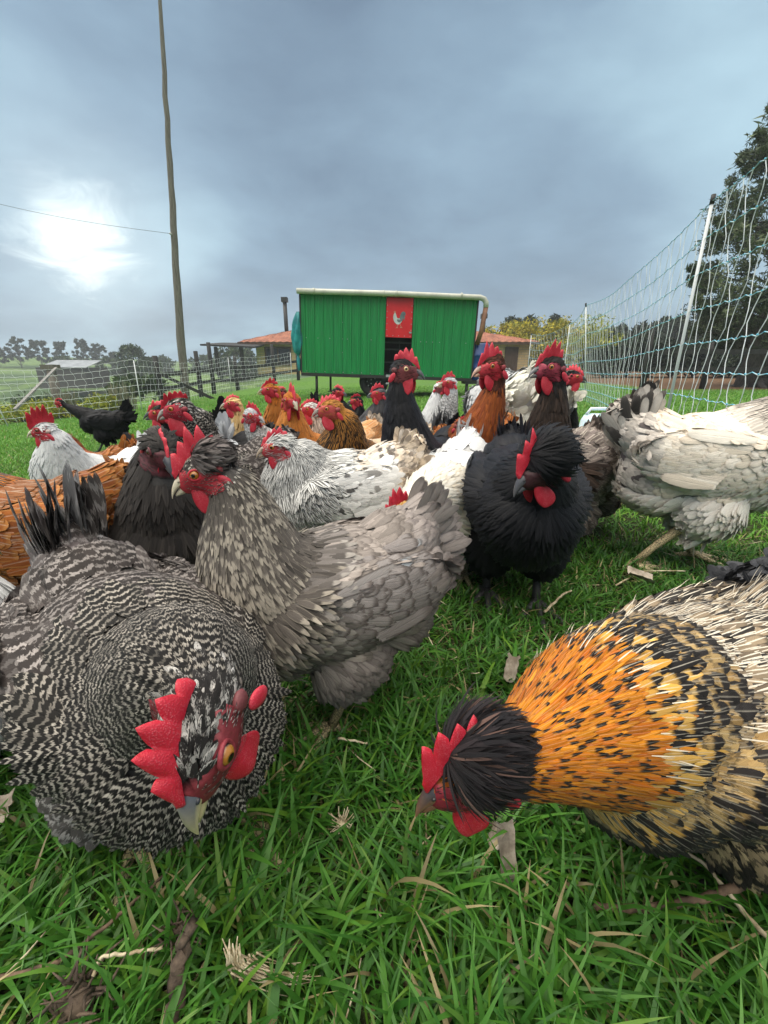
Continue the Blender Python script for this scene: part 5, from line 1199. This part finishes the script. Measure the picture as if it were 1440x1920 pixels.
# ------------------------------------------------------------------ the flock
GF = 'hens of the free-range flock standing on the grass'
def flock():
    YB = ((.50, .42, .26), (.30, .27, .24)); DB = ((.10, .10, .11), (.05, .05, .06)); PB = ((.62, .54, .40), (.50, .44, .34))
    DL = (.055, .055, .06); YL = (.36, .31, .17)
    def h(*a, **k):
        if k.get('lod', 2) >= 1 and 'dz' not in k: k['dz'] = -.055; k.setdefault('fat', .92); k.setdefault('slim', .92)
        q = random.Random(k['seed']*31)
        if k.get('lod', 2) >= 1 and 'combh' not in k: k['combh'] = q.uniform(.6, 1.05); k['comb_pts'] = q.choice((4, 5, 6)); k.setdefault('flop', q.uniform(-.5, .5))
        return hen(*a, **k)
    # nearest seven
    h('black and white barred hen looking down at the lens, large red comb and yellow-tipped beak', GF, (-.262, .385), -42, ST_BAR, 1.02, hd=wp(380, 1372, .205), look=-92, hpitch=50, hroll=10, face=(.20, .024, .034), legs=(.10, .02), nb=(-.055, .015), tilt=2, dz=-.06, lod=0, comb=1.0, combh=.92, wattle=1.0, beak=((.60, .50, .28), (.10, .11, .14)), flop=-.25, fat=.98, eye=(.36, .15, .025), seed=1, leg_col=YL, tail_a=62, nr=.9, fs=1.22, fn=.72)
    h('grey speckle-necked hen in profile to the left with small dark tuft and red serrated comb', GF, (-.075, .53), 205, ST_GREY, .90, hd=wp(385, 885, .495), look=198, hpitch=24, nb=(-.045, -.05), tilt=-3, dz=-.02, lod=0, comb=1.15, combh=1.2, wattle=1.25, crest=.80, seed=2, leg_col=YL, tail_a=36, fat=1.05, beak=PB, nr=1.12, tail=.60)
    h('golden-necked hen with black crest lowering its beak to the grass', GF, (.31, .325), 191, ST_GOLD, .90, legs=(-.03, -.07), hd=wp(880, 1450, .235), look=196, hpitch=22, nb=(-.07, .01), tilt=-8, dz=-.03, lod=0, comb=1.3, combh=1.1, wattle=1.0, crest=1.12, seed=3, leg_col=DL, quill=280, nr=1.12, tail=.5, tail_a=20, fn=2.0, fs=.70, face=(.22, .015, .03), beak=((.20, .10, .06), (.04, .035, .04)), eye=(.05, .03, .02), fat=1.05, neck_edge=.67)
    h('glossy black hen with a big round crest and pink comb facing the camera', GF, (.285, .86), -98, ST_BLACK, 1.12, hd=wp(1012, 880, .66), look=-156, hpitch=28, nb=(-.05, -.03), tilt=5, dz=-.03, lod=1, comb=1.3, combh=1.0, flop=0, wattle=1.15, crest=1.18, fs=.8, fn=1.7, seed=4, leg_col=DL, glossy=True, nr=.92, fat=.92, face=(.045, .010, .014), beak=DB, eye=(.06, .03, .02), tail=.5)
    h('cream hen walking off to the right with a black tail and dark-flecked neck', GF, (.795, 1.03), -14, ST_CREAM, 1.16, head=(.31, 0, .44), nb=(-.09, -.07), tilt=3, lod=0, seed=5, leg_col=(.60, .48, .28), tail=.66, tail_a=94, fat=1.1, nr=1.2, legs=(.02, -.13), neck_edge=.55)
    h('dark charcoal-brown hen with lowered head behind the grey speckled hen', GF, (-.455, .86), -65, ST_DARK, 1.08, hd=wp(303, 842, .73), look=-50, hpitch=32, nb=(-.05, -.02), lod=1, comb=.5, wattle=1.0, crest=.40, seed=6, leg_col=DL, nr=1.05, fat=1.0, face=(.10, .02, .028), beak=DB, eye=(.10, .05, .03), tail=.5)
    # left side
    h('chestnut hen with black-streaked orange hackles cut by the left edge', GF, (-.66, .73), 187, dict(ST_HACKLED, tail=S(a=(.03, .025, .024))), .98, dz=-.015, slim=1, head=(.22, 0, .46), nb=(-.05, -.09), lod=1, seed=7, tail=.5, tail_a=18, nr=1.25, leg_col=YL)
    h('white hen with a tall folded red comb looking left', GF, (-.93, 1.38), 232, ST_WHITE, .98, dz=-.085, slim=.9, fat=.95, hd=wp(85, 808, 1.24), look=192, hpitch=8, lod=1, comb=1.45, combh=1.6, flop=.35, wattle=1.25, seed=8, beak=((.66, .58, .44), (.62, .55, .42)), tail=.7, tail_a=62, nr=1.25, leg_col=YL, eye=(.2, .05, .02), lobe=(.6, .45, .42))
    h('chestnut hen mostly hidden behind the white hen on the left', GF, (-1.25, 1.82), 182, dict(ST_REDBROWN, tail=S(a=(.05, .05, .06))), .95, dz=-.12, slim=.8, head=(.16, 0, .28), nb=(-.06, 0), lod=2, seed=9, tail=.7, tail_a=66)
    h('black hen walking left alone on the open grass, far left', GF, (-2.02, 3.12), 184, ST_BLACK, .90, head=(.30, 0, .395), hpitch=6, nb=(-.085, -.055), tilt=8, dz=0, lod=2, comb=.75, wattle=.6, seed=10, leg_col=DL, tail=1.0, tail_a=62, fat=.9, legs=(.05, -.05), nr=.85)
    h('barred grey hen with red face looking left above the charcoal hen', GF, (-.455, 1.20), 215, ST_BAR, 1.06, hd=wp(335, 768, 1.06), look=192, hpitch=14, nb=(-.06, -.05), lod=1, comb=1.0, wattle=1.35, seed=11, beak=((.42, .40, .36), (.25, .24, .22)), nr=1.2, face=(.40, .02, .045), tail=.5, tail_a=30)
    h('hen with red comb and dark beak half hidden left of the barred hen', GF, (-.57, 1.42), 200, ST_BLACK, 1.05, hd=wp(303, 776, 1.28), look=186, hpitch=6, lod=2, comb=1.1, wattle=.9, seed=12, beak=DB, tail=0)
    # middle
    h('pale hen with honey-yellow neck looking left', GF, (-.49, 1.72), 225, ST_BUFFNECK, .95, hd=wp(437, 758, 1.58), look=190, hpitch=8, lod=2, comb=.75, wattle=1.05, seed=14, beak=YB, tail=.5)
    h('black hen seen from behind with its tail up, beyond the yellow-necked hen', GF, (-.62, 2.15), 20, ST_BLACK, 1.0, head=(.2, 0, .25), nb=(-.06, .03), lod=2, seed=15, tail=1.0, tail_a=70)
    h('light grey hen with raised pale tail turning its head right', GF, (-.40, 1.42), -5, ST_PALEGREY, .95, hd=wp(474, 780, 1.36), look=-28, hpitch=12, lod=1, comb=1.0, wattle=1.05, seed=16, tail=.95, tail_a=80, beak=((.4, .4, .4), (.3, .3, .3)))
    h('slim brown hen with upright neck looking left, second row', GF, (-.36, 1.80), 215, ST_BROWN, 1.0, hd=wp(508, 732, 1.66), look=195, hpitch=5, lod=2, comb=.8, wattle=.9, seed=17, nr=.95, tail=.5)
    h('orange hen with round red wattles and floppy comb facing half right', GF, (-.20, 1.46), 215, ST_ORANGE, 1.05, hd=wp(547, 752, 1.33), look=-62, hpitch=12, lod=1, comb=1.05, wattle=1.25, seed=18, nr=1.1, tail=.5, tail_a=20, beak=YB)
    h('small dark red hen whose comb shows behind the orange hen', GF, (-.36, 2.3), 190, ST_REDBROWN, .95, hd=wp(527, 738, 2.2), look=190, lod=3, seed=19, tail=.4)
    h('white hen with rosy face between the orange and the gold-naped hen', GF, (-.17, 1.72), 215, ST_COLUMBIA, 1.0, hd=wp(582, 768, 1.55), look=190, hpitch=8, lod=2, comb=.9, wattle=1.1, seed=20, beak=PB, lobe=(.5, .2, .2), tail=.5)
    h('hen with gold head, black-striped nape and cream body looking left', GF, (-.045, 1.34), 205, ST_LACED, 1.05, hd=wp(620, 768, 1.20), look=190, hpitch=10, nb=(-.07, -.055), lod=1, comb=1.0, wattle=1.1, seed=21, nr=1.15, beak=((.35, .3, .26), (.2, .17, .15)), face=(.42, .05, .05), tail=.4, tail_a=20)
    h('white hen with black-pencilled neck and mottled rump, head to the left', GF, (-.105, 1.00), 186, ST_COLUMBIA, 1.02, hd=wp(522, 838, .94), look=188, hpitch=14, nb=(-.07, -.03), tilt=-2, dz=-.03, lod=0, comb=.7, combh=1.0, wattle=1.0, seed=22, nr=1.15, fat=1.1, tail=.42, tail_a=55, beak=((.45, .35, .25), (.3, .25, .2)), face=(.5, .06, .07))
    h('tall black hen with upright neck looking right, in front of the coop door', GF, (.145, 1.26), 235, ST_BLACK, 1.10, hd=wp(758, 695, 1.14), look=-20, hpitch=10, nb=(-.01, -.09), lod=1, comb=1.0, combh=1.1, wattle=1.25, seed=23, glossy=True, nr=1.05, beak=DB, face=(.16, .03, .035), eye=(.6, .42, .22), leg_col=DL, tail=.4)
    h('small black hen looking right, below the left coop wall', GF, (-.26, 2.42), -40, ST_BLACK, 1.0, hd=wp(634, 736, 2.3), look=-20, hpitch=10, lod=3, comb=.9, wattle=1.0, seed=24, beak=DB)
    h('small black hen looking left, beside the coop wheel', GF, (-.075, 2.26), 200, ST_BLACK, .95, hd=wp(668, 752, 2.2), look=192, hpitch=8, lod=3, comb=.8, wattle=.9, seed=25, beak=DB)
    h('slate-black hen looking left, just left of the tall black hen', GF, (.0, 2.0), 215, ST_SLATE, 1.0, hd=wp(709, 738, 1.9), look=195, lod=3, comb=.8, wattle=.9, seed=26, beak=DB, tail=.5)
    h('crouched chestnut hen with red face peering between the black and the tall red hen', GF, (.24, 1.42), -80, ST_REDBROWN, .92, hd=wp(870, 802, 1.28), look=-62, hpitch=22, nb=(-.05, .0), lod=1, comb=.7, wattle=.8, seed=27, beak=((.2, .2, .22), (.12, .12, .13)), dz=-.04, face=(.30, .03, .035), tail=.4)
    h('slate hen showing its upright grey tail beside the tall black hen', GF, (.24, 1.85), 85, ST_SLATE, .92, head=(.18, 0, .2), nb=(-.06, .04), lod=2, seed=28, tail=1.0, tail_a=70)
    h('silver hen with striped neck and bright red comb looking left, right of the coop opening', GF, (.345, 2.02), 215, ST_PALEGREY, 1.0, hd=wp(842, 718, 1.9), look=188, hpitch=8, lod=2, comb=1.0, wattle=1.1, seed=29, beak=YB, tail=.5)
    h('small whitish hen with dark face beside the silver hen', GF, (.235, 2.15), 250, ST_WHITE, .9, hd=wp(825, 727, 2.05), look=-30, lod=2, comb=.4, wattle=.5, seed=30, beak=DB, face=(.2, .05, .05), tail=.5)
    h('white hen pecking toward the camera, orange face and red comb above the grey back', GF, (.165, 1.0), 246, ST_WHITE_Y, 1.0, hd=wp(750, 968, .74), look=225, hpitch=24, nb=(-.08, .02), tilt=-6, dz=-.035, lod=1, comb=1.15, combh=1.2, wattle=.8, seed=31, face=(.55, .14, .04), beak=YB, tail=.6, tail_a=42)
    h('tall mahogany-red hen with dark head and upright neck looking left', GF, (.305, 1.30), 238, ST_REDBROWN, 1.12, hd=wp(922, 690, 1.16), look=198, hpitch=10, nb=(-.012, -.10), lod=1, comb=.95, combh=1.3, wattle=1.05, crest=.4, seed=32, nr=1.0, beak=((.55, .32, .22), (.3, .2, .18)), leg_col=YL, fat=.95, tail=.5)
    h('big white rooster with arched yellowish saddle turned away behind the red hen', GF, (.52, 1.80), 97, dict(ST_WHITE, rump=S(a=(.74, .72, .60), a2=(.70, .68, .62), var=.04)), 1.42, dz=0, slim=1, head=(.2, 0, .30), nb=(-.08, .02), lod=1, comb=1.8, combh=1.5, wattle=1.0, seed=33, tail=.34, tail_a=50, cat='rooster', name='rooster', fat=1.1)
    h('tall chocolate-brown hen with purple-red face looking left, right of the white rooster', GF, (.51, 1.20), 222, ST_CHOC, 1.10, hd=wp(1032, 692, 1.06), look=192, hpitch=8, nb=(-.012, -.11), lod=1, comb=1.0, combh=1.25, flop=.2, wattle=1.15, seed=34, nr=1.05, beak=((.16, .15, .16), (.09, .09, .10)), face=(.30, .03, .06), fat=.98, tail=.5)
    h('black hen with red comb peeping out right behind the chocolate hen', GF, (.60, 1.75), -20, ST_BLACK, 1.0, hd=wp(1074, 708, 1.6), look=-12, lod=3, comb=1.0, wattle=1.0, seed=35, beak=DB, tail=0)
    h('grey-brown hen resting low between the drinker and the cream hen', GF, (.62, 1.36), 150, ST_CHOC, .80, head=(.14, 0, .2), nb=(-.06, .03), dz=-.07, lod=2, seed=36, tail=.4)
    h('slate grey hen cut by the right edge behind the golden hen', GF, (.645, .50), 8, ST_SLATE, .86, head=(.2, 0, .3), nb=(-.06, -.02), dz=-.05, fat=1.05, slim=1, lod=0, seed=38, tail=0, quill=160)
    h('white feathered hen cut by the left edge next to the barred hen', GF, (-.56, .42), 95, ST_WHITE, .85, head=(.15, 0, .3), nb=(-.06, -.03), lod=2, seed=37, tail=.4, tail_a=20)
flock()
# ------------------------------------------------------------------ dry sticks, straw and dead leaves in the grass
M_STRAW = mat_noise('dry_straw', (.30, .23, .13), (.62, .54, .38), 60, .75, .3, .001)
M_TWIG = mat_noise('brown_twig', (.07, .045, .03), (.20, .13, .085), 70, .85, .6, .001)
M_DEADLEAF = mat_noise('dead_leaf', (.20, .16, .12), (.44, .38, .31), 50, .85, .6, .001)
M_ROOT = mat_noise('dead_root', (.05, .035, .025), (.14, .10, .07), 60, .9, .8, .002)
def gp(px, py):
    a = math.atan((py-960)/F_PX)+PITCH; d = CAM_H/tan(a); return np.array([at(px, d, 0), d, 0.0])
def stick(name, label, cat, pts, hts, r0, r1, mat, seed, group=None, sub=9, knob=.1):
    rg = np.random.default_rng(seed); K_ = np.array([gp(*p)+np.array([0, 0, h_]) for p, h_ in zip(pts, hts)])
    t = np.linspace(0, len(K_)-1, (len(K_)-1)*sub+1); P = np.stack([np.interp(t, np.arange(len(K_)), K_[:, i]) for i in range(3)], 1)
    for _ in range(3): P[1:-1] = (P[:-2]+P[2:]+2*P[1:-1])/4
    P += rg.normal(0, r0*.25, P.shape); o0 = P[0].copy(); b = MB(); rr = np.linspace(r0, r1, len(P))*(1+rg.normal(0, knob, len(P)))
    b.tube(P-o0, rr, 8); o = b.build(name, mat); o.location = o0; return tag(o, label, cat, group)
def litter():
    stick('twig', 'thin brown twig lying from the left edge toward the barred hen foot', 'twig', [(-20, 1858), (110, 1830), (200, 1770), (290, 1690), (330, 1640)], [.012, .015, .02, .02, .015], .0022, .0012, M_TWIG, 1)
    stick('twig', 'blurred reddish brown twig reaching in from the right edge', 'twig', [(1110, 1722), (1200, 1738), (1290, 1730), (1380, 1705), (1470, 1690)], [.015, .025, .03, .035, .04], .0030, .0042, M_TWIG, 2)
    stick('straw', 'long pale jointed stem under the golden hen crossing the brown twig', 'straw', [(1250, 1620), (1310, 1670), (1370, 1740), (1445, 1830)], [.03, .035, .03, .03], .0016, .0022, M_STRAW, 3)
    stick('straw', 'pale flat straw lying in the grass right of the black hen foot', 'straw', [(1018, 1172), (1050, 1142), (1068, 1130)], [.03, .035, .03], .0026, .0018, M_STRAW, 4)
    stick('straw', 'straight pale straw near the bottom left corner', 'straw', [(190, 1872), (205, 1842), (260, 1830), (316, 1818)], [.03, .035, .03, .03], .0016, .0012, M_STRAW, 5)
    stick('straw', 'short pale straw between the grey hen leg and the black crested head', 'straw', [(635, 1418), (690, 1428)], [.03, .03], .0016, .0012, M_STRAW, 6)
    stick('straw', 'curved pale stem between the cream hen feet and the golden hen back', 'straw', [(1150, 1120), (1200, 1095), (1280, 1092)], [.03, .035, .03], .0018, .0014, M_STRAW, 7)
    stick('dead_stalk', 'dark dead stalk standing up at the bottom left of centre', 'stalk', [(325, 1930), (345, 1850), (372, 1800)], [.004, .03, .05], .0065, .0045, M_ROOT, 8)
    rg = np.random.default_rng(21)
    # curled straw tuft
    c = gp(480, 1842); b = MB()
    for i in range(34):
        a = rg.normal(-.1, .55); R = .012+.020*rg.random(); P = []
        st = np.array([-.012+rg.normal(0, .007), rg.normal(0, .006), .02+.02*rg.random()]); n = 16; th = rg.random()*.8+2.6; tot = rg.uniform(1.2, 3.2)
        for k in range(n):
            q = k/(n-1); an = th+tot*q; P.append(st+np.array([.022*q*2.0+R*(cos(an)-cos(th)), .010*sin(a)*q, R*.9*(sin(an)-sin(th))-.012*q]))
        b.tube(np.array(P), np.linspace(.0011, .0004, n), 5)
    for i in range(20):
        x = rg.normal(-.022, .006); b.tube(np.array([(x, rg.normal(0, .004), -.01), (x+rg.normal(0, .003), 0, .03), (x+rg.normal(0, .006), rg.normal(0, .004), .055+.02*rg.random())]), [.0022, .0018, .0006], 5)
    o = b.build('straw_tuft', M_STRAW); o.location = c+np.array([0, 0, .006]); o.scale = (.62,)*3; tag(o, 'pale curled tuft of dry straw in the grass at the bottom left of centre', 'straw tuft')
    # ragged root clods
    for k, (px, py, s, lab) in enumerate([(150, 1895, .020, 'ragged brown clod of dead roots in the bottom left corner'), (345, 1770, .016, 'brown dead leaf sheath bundle under the barred hen foot'), (640, 1560, .008, 'small dry grass tuft in the open grass right of the barred hen')]):
        c = gp(px, py); b = MB()
        for i in range(46):
            d = rg.normal(0, 1, 3); d /= np.linalg.norm(d); d[2] = abs(d[2]); p = rg.normal(0, .35, 3)*s; e = p+d*s*rg.uniform(.6, 1.9)
            b.tube(np.array([p, (p+e)/2+rg.normal(0, .15, 3)*s, e]), [.0016*s/.02, .0013*s/.02, .0004], 5)
        M = MB(); b.ellipsoid((0, 0, .1*s), (s*.7, s*.6, s*.5), None, 10, 7); o = b.build('root_clod', M_STRAW if k == 2 else M_ROOT); o.location = c+np.array([0, 0, .012]); tag(o, lab, 'dead roots')
    # curled dead leaves
    def leaf(px, py, w, l, rz, lean, lab, z=.02):
        c = gp(px, py); nu, nv = 7, 11; V = []; ju = rg.normal(0, .08, nv)
        for i in range(nv):
            for j in range(nu):
                u = (j/(nu-1)-.5); v = i/(nv-1)-.5; x = u*w*(1+ju[i]); y = v*l; zz = .35*w*(4*u*u)*(1-.3*v)+rg.normal(0, .0006); V.append((x, y*cos(lean), zz+(v+.5)*l*sin(lean)))
        V = np.array(V); Q = [(i*nu+j, i*nu+j+1, (i+1)*nu+j+1, (i+1)*nu+j) for i in range(nv-1) for j in range(nu-1)]
        V2 = V+np.array([0, 0, -.0007]); m_ = len(V); b = MB(); b.add(np.vstack([V, V2]), Q+[(a+m_, d+m_, c_+m_, b_+m_) for a, b_, c_, d in Q]); o = b.build('dead_leaf', M_DEADLEAF); o.location = c+np.array([0, 0, z]); o.rotation_euler = (0, 0, rz); tag(o, lab, 'leaf')
    leaf(945, 1640, .017, .055, .15, 1.15, 'curled grey dead leaf standing under the golden hen neck', .006)
    leaf(925, 1615, .012, .022, -.6, .4, 'small brown dead leaf piece beside the standing curled leaf', .03)
    leaf(955, 1290, .018, .040, -.5, .9, 'buff dead leaf behind the black crest of the golden hen', .02)
    leaf(1195, 1112, .035, .055, 1.2, .3, 'grey dead leaf at the top of the golden hen back', .03)
    leaf(15, 1550, .02, .03, .4, .4, 'pale scrap of leaf at the left edge beneath the barred hen', .02)
    # scattered straw, beyond counting
    n = 260; x, y = patch(rg, n, .12, 2.6, 1.0, .9); b = MB()
    for i in range(n):
        a = rg.random()*pi*2; l = rg.uniform(.012, .05); z = G(x[i], y[i])+rg.uniform(.008, .035); d = np.array([cos(a), sin(a), rg.normal(0, .25)])*l; p = np.array([x[i], y[i], z])
        b.tube(np.array([p-d/2, p+rg.normal(0, .002, 3), p+d/2]), [.0007, .0009, .0005], 4)
    o = b.build('straw_litter', M_STRAW); tag(o, 'bits of dry straw scattered through the grass', 'straw', kind='stuff')
litter()
# ------------------------------------------------------------------ misty air over the valley and hills
def haze():
    b = MB(); x0, x1, y0, y1, z0, z1 = -190, 120, -20, 200, -12, 26
    b.box(((x0+x1)/2, (y0+y1)/2, (z0+z1)/2), (x1-x0, y1-y0, z1-z0)); o = b.build('haze', []); 
    m_ = bpy.data.materials.new('misty_air'); m_.use_nodes = True; nt = m_.node_tree; nt.nodes.clear()
    out = nt.nodes.new('ShaderNodeOutputMaterial'); v = nt.nodes.new('ShaderNodeVolumePrincipled'); nt.links.new(v.outputs[0], out.inputs['Volume'])
    v.inputs['Color'].default_value = (.86, .92, .97, 1); v.inputs['Density'].default_value = .0018; v.inputs['Anisotropy'].default_value = .2
    o.data.materials.append(m_); tag(o, 'thin mist thickening over the valley and far hills', 'mist', kind='stuff')
haze()
